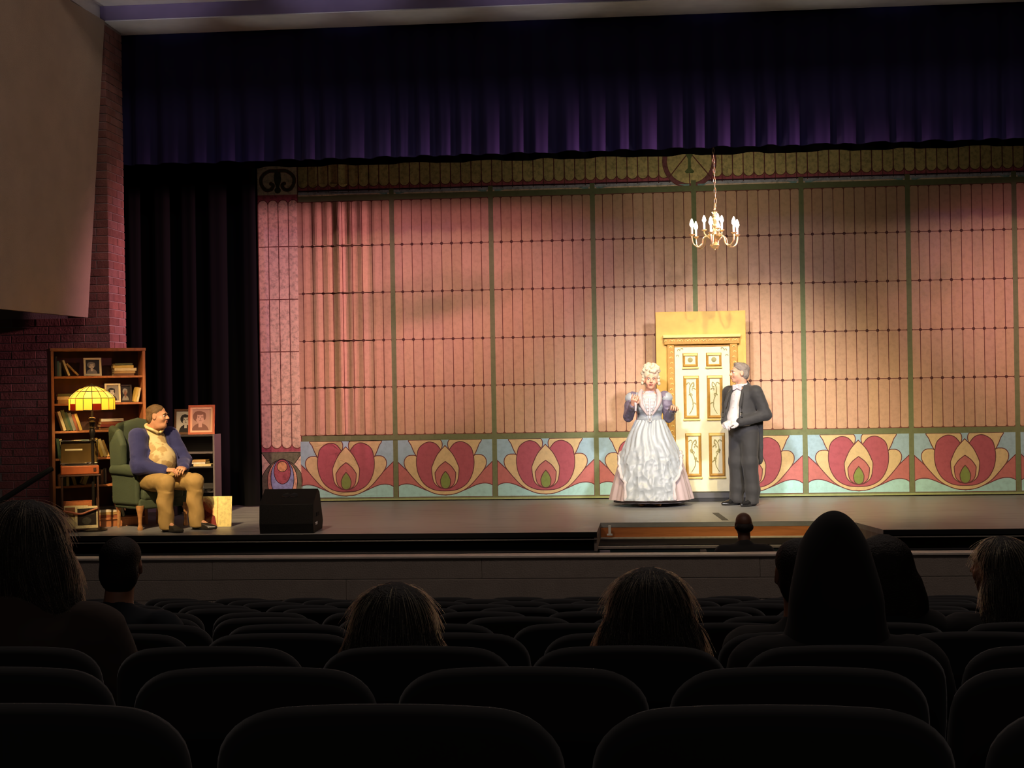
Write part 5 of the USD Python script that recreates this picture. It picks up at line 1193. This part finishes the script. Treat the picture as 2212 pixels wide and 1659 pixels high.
obj('cloth', mv(tube([(0, 0, .02), (.003, -.008, -.04), (.006, -.004, -.10), (.004, 0, -.155)], [.010, .017, .016, .013], 10)), 'lace_white', hd_, smooth=True)

# ================================================================== seated man in the wing chair
SA = math.radians(52); SR = rz_(SA); so_ = leg0 + np.array([.095, .225, 0])
sit = thing('person', 'man in blue cardigan and khaki trousers sitting in the green wing chair', 'person', so_, 0)
q2 = lambda x, y, z: tuple(SR @ np.array([x, y, z])); dl = lambda x, y, z: SR @ np.array([x, y, z], float)
hc = np.array(q2(.01, -.05, 1.215)); HR = rz_(math.radians(88)) @ rx_(-.02)
P = dict(hip={s: q2(s * .11, .03, .53) for s in (-1, 1)}, knee={-1: q2(-.175, -.47, .515), 1: q2(.155, -.51, .51)}, ank={-1: q2(-.17, -.47, .10), 1: q2(.17, -.53, .10)},
         sh={-1: q2(-.205, .0, 1.0), 1: q2(.215, .03, 1.0)}, el={-1: q2(-.275, -.11, .69), 1: q2(.305, -.10, .71)}, wr={-1: q2(-.095, -.345, .645), 1: q2(.115, -.38, .655)})
B = Blob((-.5, -.6, 0), (.65, .5, 1.42), .0075)
T = head_field(B, hc, HR, 1.04, jaw=1.16, neck=np.array(q2(0, .04, 1.05)), nr=.066)
B.ell(T((0, -.03, -.105)), (.06, .06, .04), .03, 'u', HR)
B.bone(q2(0, .03, .58), q2(0, .05, .90), .13, .13, .06).bone(q2(-.15, .05, 1.005), q2(.15, .05, 1.005), .06, .06, .05)
for s in (-1, 1):
    B.bone(P['hip'][s], P['knee'][s], .075, .055).bone(P['knee'][s], P['ank'][s], .05, .036).bone(P['sh'][s], P['el'][s], .05, .042).bone(P['el'][s], P['wr'][s], .04, .028)
B.bone(P['ank'][-1], tuple(np.array(P['ank'][-1]) + dl(.02, -.12, -.06)), .035, .025).bone(P['ank'][1], tuple(np.array(P['ank'][1]) + dl(.06, -.12, -.06)), .035, .025)
hand_field(B, P['wr'][-1], basis(dl(.62, -.75, -.02), dl(-.1, -.35, .95)), 1.0, (.6, .6, .65, .7), .6, 1)
hand_field(B, P['wr'][1], basis(dl(-.70, -.55, .05), dl(.1, -.35, .95)), 1.0, (.65, .7, .7, .7), .6, -1)
obj('body', B.mesh(), 'skin_tan', sit, smooth=True)
face_bits(sit, T, HR, 1.04, 'eye_dark', 'hair_brown', 'lip_brown')
B = Blob(hc - .19, hc + .19, .006); TT = lambda p: hc + HR @ (np.array(p, float) * 1.04)
B.ell(TT((0, .022, .05)), (.083, .104, .078), .01, 'u', HR); B.ell(TT((0, .065, -.015)), (.080, .058, .085), .02, 'u', HR)
B.ell(TT((0, -.088, -.005)), (.088, .078, .075), .012, 's', HR); B.ell(TT((0, -.05, -.10)), (.13, .10, .075), .012, 's', HR)
for s in (-1, 1): B.ell(TT((s * .082, -.003, -.02)), (.02, .026, .045), .006, 's', HR)
B.rough(creases(.005, 70, 70, 40, 6)); obj('hair', B.mesh(1), 'hair_brown', sit, smooth=True)
B = Blob((-.5, -.72, 0), (.7, .4, .85), .0085)
B.bone(q2(-.06, .03, .56), q2(.06, .03, .56), .165, .165, .05)
for s in (-1, 1):
    B.bone(P['hip'][s], P['knee'][s], .118, .092, .05).chain([P['knee'][s], tuple(np.array(P['knee'][s]) * .5 + np.array(P['ank'][s]) * .5 + dl(0, .02, 0)), tuple(np.array(P['ank'][s]) - [0, 0, .05])], [.090, .082, .080], .03)
    B.cut((0, 0, -1), (0, 0, .032))
B.rough(lambda p: creases(.010, 12, 12, 9, 30)(p) + .005 * np.sin(p[:, 2] * 30 + 25 * p[:, 0]) * (p[:, 2] < .42)); obj('trousers', B.mesh(2), 'khaki', sit, smooth=True)
# patterned shirt with a big belly
def argyle(key):
    n = {'tc': ('texture_coordinate', {}), 'mp': ('mapping', {'rotation': (0, .78, 0), 'scale': (1, 1, 1)}), 'ck': ('checker_texture', {'scale': 9.0, 'color1': srgb('d8c48e'), 'color2': srgb('b89c68')}), 'nz': ('noise_texture', {'scale': 9, 'detail': 2}), 'rp': ('rgb_ramp', {'ramp': [(.44, (0, 0, 0)), (.50, (1, 1, 1))]}), 'mx': ('mix', {'mix_type': 'mix', 'color1': srgb('d9c794')}), 'p': ('principled_bsdf', {'roughness': .8})}
    made_mats[key] = usdkit.material(stage, L(key), n, [('tc.object', 'mp.vector'), ('mp.vector', 'ck.vector'), ('tc.object', 'nz.vector'), ('nz.fac', 'rp.fac'), ('rp.color', 'mx.fac'), ('ck.color', 'mx.color2'), ('mx.color', 'p.base_color')], surface='p.BSDF')
M['argyle_shirt'] = argyle
B = Blob((-.45, -.5, .5), (.5, .4, 1.3), .0085)
B.bone(q2(0, .0, .63), q2(0, .04, .91), .178, .150, .06).ell(q2(0, -.080, .73), (.185, .195, .185), .06, 'u').bone(q2(-.13, .05, .985), q2(.13, .05, .985), .07, .07, .05).bone(q2(0, .04, 1.03), q2(0, .01, 1.10), .086, .078, .03)
B.cut(dl(0, -.5, 1), q2(0, .02, 1.105)); B.rough(creases(.006, 10, 10, 10, 33)); obj('shirt', B.mesh(2), 'argyle_shirt', sit, smooth=True)
for s in (-1, 1): obj('collar', tube(spline([q2(s * .012, -.085, 1.035), q2(s * .065, -.065, 1.07), q2(s * .088, .01, 1.095), q2(s * .055, .08, 1.12), q2(0, .10, 1.125)], 4), .017, 8), 'book_cream', sit, smooth=True)
B = Blob((-.55, -.6, .45), (.6, .5, 1.3), .0085)
B.bone(q2(0, .045, .61), q2(0, .065, .91), .215, .185, .06).ell(q2(0, -.06, .73), (.222, .20, .205), .06).bone(q2(-.19, .055, .99), q2(.19, .055, .99), .085, .085, .06)
w, g = B._win(B.lo, B.lo + B.h * B.n, 0); q = g @ SR; wid = np.interp(q[..., 2], [.5, .73, .93, 1.12], [.155, .15, .13, .10]); op = np.maximum(np.abs(q[..., 0]) - wid, q[..., 1] + .0); nk = np.maximum(np.linalg.norm(q[..., :2] - np.array([0, .05]), axis=-1) - .098, 1.0 - q[..., 2]); B._put(w, np.minimum(op, nk).astype(np.float32), .012, 's')
B.cut((0, 0, -1), (0, 0, .50))
for s in (-1, 1): B.bone(P['sh'][s], P['el'][s], .098, .082, .04).bone(P['el'][s], tuple(np.array(P['wr'][s]) * .93 + np.array(P['el'][s]) * .07), .080, .052, .04)
B.rough(lambda p: creases(.010, 9, 9, 16, 41)(p) + .006 * np.sin(p[:, 2] * 45 + 20 * p[:, 1]) * np.clip((.78 - p[:, 2]) * 6, 0, 1)); obj('cardigan', B.mesh(2), 'cardigan_blue', sit, smooth=True)
for s, a in ((-1, .35), (1, .75)): p = np.array(P['ank'][s]); shoe(sit, (p[0], p[1], 0), SA + a * .6, 'shoe_dark', 1.06)

# ================================================================== auditorium seats
plain('seat_fabric', (.020, .020, .021), .9, spec=.12, sheen=.45, sheen_tint=(.6, .6, .6)); plain('seat_shell', (.014, .014, .015), .9, spec=.1); plain('seat_metal', (.03, .03, .03), .4, metal=.5)
def make_seat(label, loc):
    t_ = thing('auditorium_seat', label, 'theatre seat', loc, 0, 'auditorium seats')
    o = sg.Polygon(list(map(tuple, spline([(-.235, .02), (-.262, .25), (-.262, .40), (-.245, .465), (-.19, .505), (-.10, .515), (0, .517)], 12))) + [(-x, z) for x, z in list(map(tuple, spline([(-.235, .02), (-.262, .25), (-.262, .40), (-.245, .465), (-.19, .505), (-.10, .515), (0, .517)], 12)))[::-1]])
    def pad(poly, y0, y1, rd):
        ms = []; n = 4; NR = 96
        for k in range(n + 1):
            a = PI * k / n; off = -rd * (1 - math.sin(a)); yy = (y0 + y1) / 2 - (y1 - y0) / 2 * math.cos(a); c = np.array(poly.buffer(off, join_style=1).exterior.coords)[:-1]
            s_ = np.linspace(0, 1, NR, endpoint=False); ring = sg.LinearRing(poly.buffer(off).exterior.coords); ang0 = ring.project(sg.Point(0, -1)); pp = [ring.interpolate((ang0 / ring.length + q) % 1, normalized=True) for q in s_]
            ms.append(np.array([(p.x, yy, p.y) for p in pp]))
        V = np.vstack(ms); F = []
        for i in range(n):
            for j in range(NR): k = (j + 1) % NR; F += [[i * NR + j, i * NR + k, (i + 1) * NR + k], [i * NR + j, (i + 1) * NR + k, (i + 1) * NR + j]]
        V = np.vstack([V, ms[0].mean(0), ms[-1].mean(0)]); a, b = len(V) - 2, len(V) - 1
        for j in range(NR): k = (j + 1) % NR; F += [[a, k, j], [b, n * NR + j, n * NR + k]]
        m = tm(V, F); m.invert() if m.volume < 0 else None; return m
    tl = lambda m: mv(mv(m, rx=.17), (0, 0, .34))
    obj('backrest', tl(pad(o, -.02, .05, .03)), 'seat_fabric', t_, smooth=50)
    obj('back_shell', tl(pad(sa.scale(o, .90, .70, origin=(0, .10)), -.04, -.021, .012)), 'seat_shell', t_, smooth=50)
    obj('seat_pad', hullb([(x, y, z) for x in (-.20, .20) for y in (.10, .44) for z in (.40, .43)], .035), 'seat_fabric', t_, smooth=50)
    for s in (-1, 1):
        obj('armrest', hullb([(s * .278, .02, .60), (s * .278, .36, .60)], .022), 'seat_shell', t_, smooth=50)
        obj('standard', bx(s * .278 - .014, s * .278 + .014, .06, .30, 0, .578, .006), 'seat_metal', t_)
    return t_
ROWY = [2.05, 2.85, 3.65, 4.45, 5.25, 6.05, 6.85, 7.65, 8.45, 9.25, 10.05, 10.85]
ROWN = ['nearest row', 'second nearest row', 'third nearest row', 'fourth nearest row', 'fifth nearest row', 'sixth nearest row', 'sixth row from the front', 'fifth row from the front', 'fourth row from the front', 'third row from the front', 'second row from the front', 'front row by the pit wall']
CTR = {0: 850, 1: 1130, 2: 905, 3: 1722, 4: 1890, 11: 1122}
seat0 = None; PITCH = .56
card = lambda q: (ordn + ['tenth', 'eleventh', 'twelfth', 'thirteenth', 'fourteenth', 'fifteenth', 'sixteenth', 'seventeenth', 'eighteenth'])[q]
seats = {}
for ri, y in enumerate(ROWY):
    x00 = float(at_y(CTR.get(ri, 1122 if ri % 2 else 1044), 1350, y)[0]); z = floor_z(y)
    xl, xr = float(at_y(0, 1400, y)[0]), float(at_y(2212, 1400, y)[0]); k0, k1 = math.ceil((xl - .26 - x00) / PITCH), math.floor((xr + .26 - x00) / PITCH)
    for q, k in enumerate(range(k0, k1 + 1)):
        lab = f'dark padded auditorium seat, {card(q)} from the left in the {ROWN[ri]}'; loc = (x00 + k * PITCH, y, z); seats[(ri, k)] = loc
        if seat0 is None: seat0 = make_seat(lab, loc)
        else: dup(seat0, loc, 0, lab)

# ================================================================== audience and conductor, seen from behind
for n_, c_ in (('coat_black', (.020, .019, .019)), ('coat_grey', (.034, .032, .03)), ('coat_brown', (.06, .042, .034)), ('coat_navy', (.014, .018, .024))): plain(n_, c_, .9, spec=.2, sheen=.2, sheen_tint=(.5, .48, .46))
def strands(name, root, pts_list, mat, w=.0016):
    c = UsdGeom.BasisCurves.Define(stage, pathof(root) + '/' + numbered(name, pathof(root))); c.CreateTypeAttr('cubic'); c.CreateBasisAttr('catmullRom'); c.CreateWrapAttr('pinned')
    P_ = np.vstack(pts_list).astype(np.float32); c.CreatePointsAttr(Vt.Vec3fArray.FromNumpy(P_)); c.CreateCurveVertexCountsAttr(Vt.IntArray([len(p) for p in pts_list])); c.CreateWidthsAttr(Vt.FloatArray([w] * len(P_))); c.SetWidthsInterpolation('vertex')
    if mat not in made_mats: M[mat](mat)
    UsdShade.MaterialBindingAPI.Apply(c.GetPrim()).Bind(made_mats[mat]); c.GetPrim().SetCustomDataByKey('kind', 'stuff')
def hairmat(name, col):
    def make(key): made_mats[key] = usdkit.material(stage, L(key), {'h': ('principled_hair_bsdf', {'parametrization': 'Direct coloring', 'color': col, 'roughness': .35, 'radial_roughness': .4})}, [], surface='h.BSDF')
    M[name] = make
hairmat('strand_dark', (.10, .06, .035)); hairmat('strand_blond', (.40, .22, .09)); hairmat('strand_brown', (.20, .11, .055))
def audience(label, px, top, y, zf, hair, coat, skin='skin_audience', hairm='hair_dark', turn=0.0, wide=1.0, head_s=1.0, lean=(0, 0), strand=None, sd=1, sh_drop=0.0, hw=1.0, pan=.45):
    p = at_y(px, top, y); base = np.array([p[0], y, zf]); Ht = float(p[2]) - zf; t_ = thing('person', label, 'person', base, 0, None)
    R0 = rz_(PI); G = lambda x, yy, z: R0 @ np.array([x, yy, z], float)
    hs = head_s; hz0 = Ht - .125 * hs; sh_z = Ht - (.335 + sh_drop) * hs; HR_ = rz_(PI + turn) @ rx_(-.05); c = G(lean[0], -.03 + lean[1], hz0)
    B = Blob(G(.45, .35, 0) * [1, 1, 0] * 0 + np.array([-.45, -.35, 0]), (.45, .75, Ht + .05), .011)
    T = head_field(B, c, HR_, hs, neck=G(lean[0] * .4, .03, sh_z + .02), nr=.056)
    B.bone(G(0, .02, pan + .12), G(0, .03, sh_z - .12), .12, .12, .06).bone(G(-.13, .03, sh_z - .02), G(.13, .03, sh_z - .02), .055, .055, .05)
    for s in (-1, 1):
        k_, a_ = G(s * .12, -.42, pan + .08), G(s * .12, -.45, .09); B.bone(G(s * .10, .02, pan + .10), k_, .075, .055).bone(k_, a_, .05, .036).bone(a_, a_ + G(0, -.13, -.05), .035, .025)
        e_, w_ = G(s * .25, -.02, sh_z - .30), G(s * .10, -.28, pan + .21); B.bone(G(s * .18, .03, sh_z - .03), e_, .048, .04).bone(e_, w_, .038, .026); hand_field(B, w_, basis(G(-s * .6, -.75, -.1), (0, 0, 1.0)), 1.0, (.4, .4, .4, .4), .4, -s)
    obj('body', B.mesh(), skin, t_, smooth=True)
    B = Blob((-.5, -.35, pan - .1), (.5, .5, Ht), .011); W = wide
    B.bone(G(0, .02, pan + .10), G(0, .03, sh_z - .14), .16 * W, .17 * W, .06, flat=(G(0, 1, 0), 1.15)).bone(G(-.15 * W, .03, sh_z - .035), G(.15 * W, .03, sh_z - .035), .078, .078, .05).bone(G(0, .03, sh_z), G(0, .03, sh_z + .045), .075, .06, .04)
    for s in (-1, 1): e_, w_ = G(s * .25 * W, -.02, sh_z - .30), G(s * .10, -.27, pan + .21); B.bone(G(s * .185 * W, .03, sh_z - .045), e_, .075, .062, .04).bone(e_, e_ * .1 + w_ * .9, .06, .045, .03)
    B.rough(creases(.008, 12, 12, 14, sd)); obj('coat', B.mesh(1), coat, t_, smooth=True)
    if 'trousers':
        B = Blob((-.4, -.2, 0), (.4, .7, pan + .3), .014)
        for s in (-1, 1): k_, a_ = G(s * .12, -.42, pan + .08), G(s * .12, -.44, .10); B.bone(G(s * .10, .02, pan + .10), k_, .105, .085, .04).bone(k_, a_, .082, .07, .03)
        obj('trousers', B.mesh(1), 'coat_black', t_, smooth=True)
    if hair is None: return t_
    B = Blob((-.4, -.4, sh_z - .4), (.4, .4, Ht + .08), .009); Q = lambda p_: c + HR_ @ (np.array(p_, float) * hs)
    E = lambda p_, r_, k=.02, m_='u': B.ell(Q(p_), np.array(r_) * hs, k, m_, HR_)
    if hair == 'short': E((0, .02, .046), (.082, .103, .080)); E((0, .06, -.02), (.079, .06, .085)); E((0, -.10, -.03), (.10, .08, .10), .01, 's')
    elif hair == 'fringe': E((0, .05, -.01), (.084, .075, .055)); E((0, .0, .075), (.06, .08, .05), .01, 's'); E((0, -.09, -.02), (.10, .08, .12), .01, 's')
    elif hair == 'hood':
        E((0, .02, .03), (.105, .130, .130), .03); E((0, .05, -.08), (.132, .125, .14), .05); E((0, .05, -.20), (.155, .12, .10), .06); E((0, .03, .125), (.045, .06, .055), .05)
    else:
        E((0, .02, .042), (.090 * hw, .108, .088)); L_ = {'long': .36, 'bob': .20, 'curls': .34}[hair]; W0 = .095 * hw
        for s in (-1, 1):
            B.chain([Q((s * .045 * hw, .05, .03)), Q((s * W0 * .72, .055, -.08)), Q((s * W0 * .95, .06, -.2)), Q((s * W0 * 1.05, .065, -L_ + .06))], np.array([.055, .062, .058, .05]) * hs * hw, .05)
        B.bone(Q((0, .07, -.02)), Q((0, .085, -L_ + .05)), .07 * hs, .06 * hs, .05)
        E((0, -.10, -.03), (.068, .10, .10), .02, 's')
    if hair == 'curls':
        r = np.random.default_rng(sd)
        for q in range(60): a = r.uniform(0, PI); z = r.uniform(-.33, .06); rr = .10 * hw + .02 * (z < -.1); B.ell(Q((rr * math.cos(a), .05 + .06 * math.sin(a), z)), [r.uniform(.018, .034)] * 3, .012)
    if hair not in ('hood', 'short', 'fringe'):
        B.rough(lambda p_: .005 * (2 * meshkit.fbm(np.c_[p_[:, 0] * 70, p_[:, 1] * 70, p_[:, 2] * 6], 3, sd) - 1))
    m = B.mesh(1); obj('hood' if hair == 'hood' else 'hair', m, coat if hair == 'hood' else hairm, t_, smooth=True)
    if strand:
        r = np.random.default_rng(sd + 50); v, n = m.vertices, m.vertex_normals; pick = r.permutation(len(v))[:2200]; out = []
        for q in pick:
            p_ = v[q].copy(); nn = n[q]; rad_ = np.array([v[q][0] - c[0], v[q][1] - c[1], 0]); g_ = np.array([0, 0, -.9]) + rad_ * 5.0; t_g = unit(g_ - (g_ @ nn) * nn); ln_ = r.uniform(.04, .10); fz = r.uniform(.001, .005); pts = [p_ - nn * .001]
            for k in range(1, 5): pts.append(p_ + nn * (fz * math.sin(k * .7)) + t_g * ln_ * k / 4 + np.array([0, 0, -.05]) * (k / 4) ** 2 * ln_ * 6 * max(0, nn[2]))
            out.append(np.array(pts))
        strands('strands', t_, out, strand, .0009)
    return t_
rowz = lambda ri: floor_z(ROWY[ri])
audience('person with big curly shoulder length hair in the lower left corner', 48, 1083, ROWY[2] + .25, rowz(2), 'curls', 'coat_brown', hairm='hair_dark', wide=1.32, hw=1.28, strand='strand_brown', sd=3, turn=-.1)
audience('person with short hair and dark jacket in front of the bookcase', 256, 1159, ROWY[4] + .25, rowz(4), 'short', 'coat_navy', hairm='hair_dark', wide=1.08, sd=4, turn=.15, head_s=1.02)
audience('person with long fair hair lit on its right edge, left of the pit opening', 852, 1262, ROWY[2] + .25, rowz(2), 'long', 'coat_black', hairm='hair_dark', strand='strand_blond', sd=5, hw=1.1, pan=.30, turn=-.05)
audience('person with long straight dark hair below the standing woman', 1402, 1229, ROWY[2] + .25, rowz(2), 'long', 'coat_black', hairm='hair_dark', strand='strand_brown', sd=6, hw=1.08, pan=.30)
audience('large person with raised dark hood below the tailcoat man', 1802, 1147, ROWY[2] + .25, rowz(2), 'hood', 'coat_black', wide=1.25, sd=7)
audience('short haired person half hidden behind the left of the hooded person', 1726, 1163, ROWY[3] + .25, rowz(3), 'short', 'coat_grey', hairm='hair_dark', wide=1.05, sd=8, turn=.1)
audience('person with smooth dark bob just right of the hooded person', 1908, 1157, ROWY[4] + .25, rowz(4), 'bob', 'coat_black', hairm='hair_dark', sd=9, wide=.98, hw=1.05)
audience('long haired person turned to the left at the right edge', 2160, 1161, ROWY[4] + .25, rowz(4), 'long', 'coat_black', hairm='hair_dark', strand='strand_blond', sd=10, wide=1.0, turn=.75)
audience('bald conductor in black sitting in the pit in front of the orange board', 1606, 1106, 12.75, 0.0, 'fringe', 'coat_black', skin='skin_dark', hairm='hair_dark', sd=11, wide=1.1, turn=0.1, pan=.42)
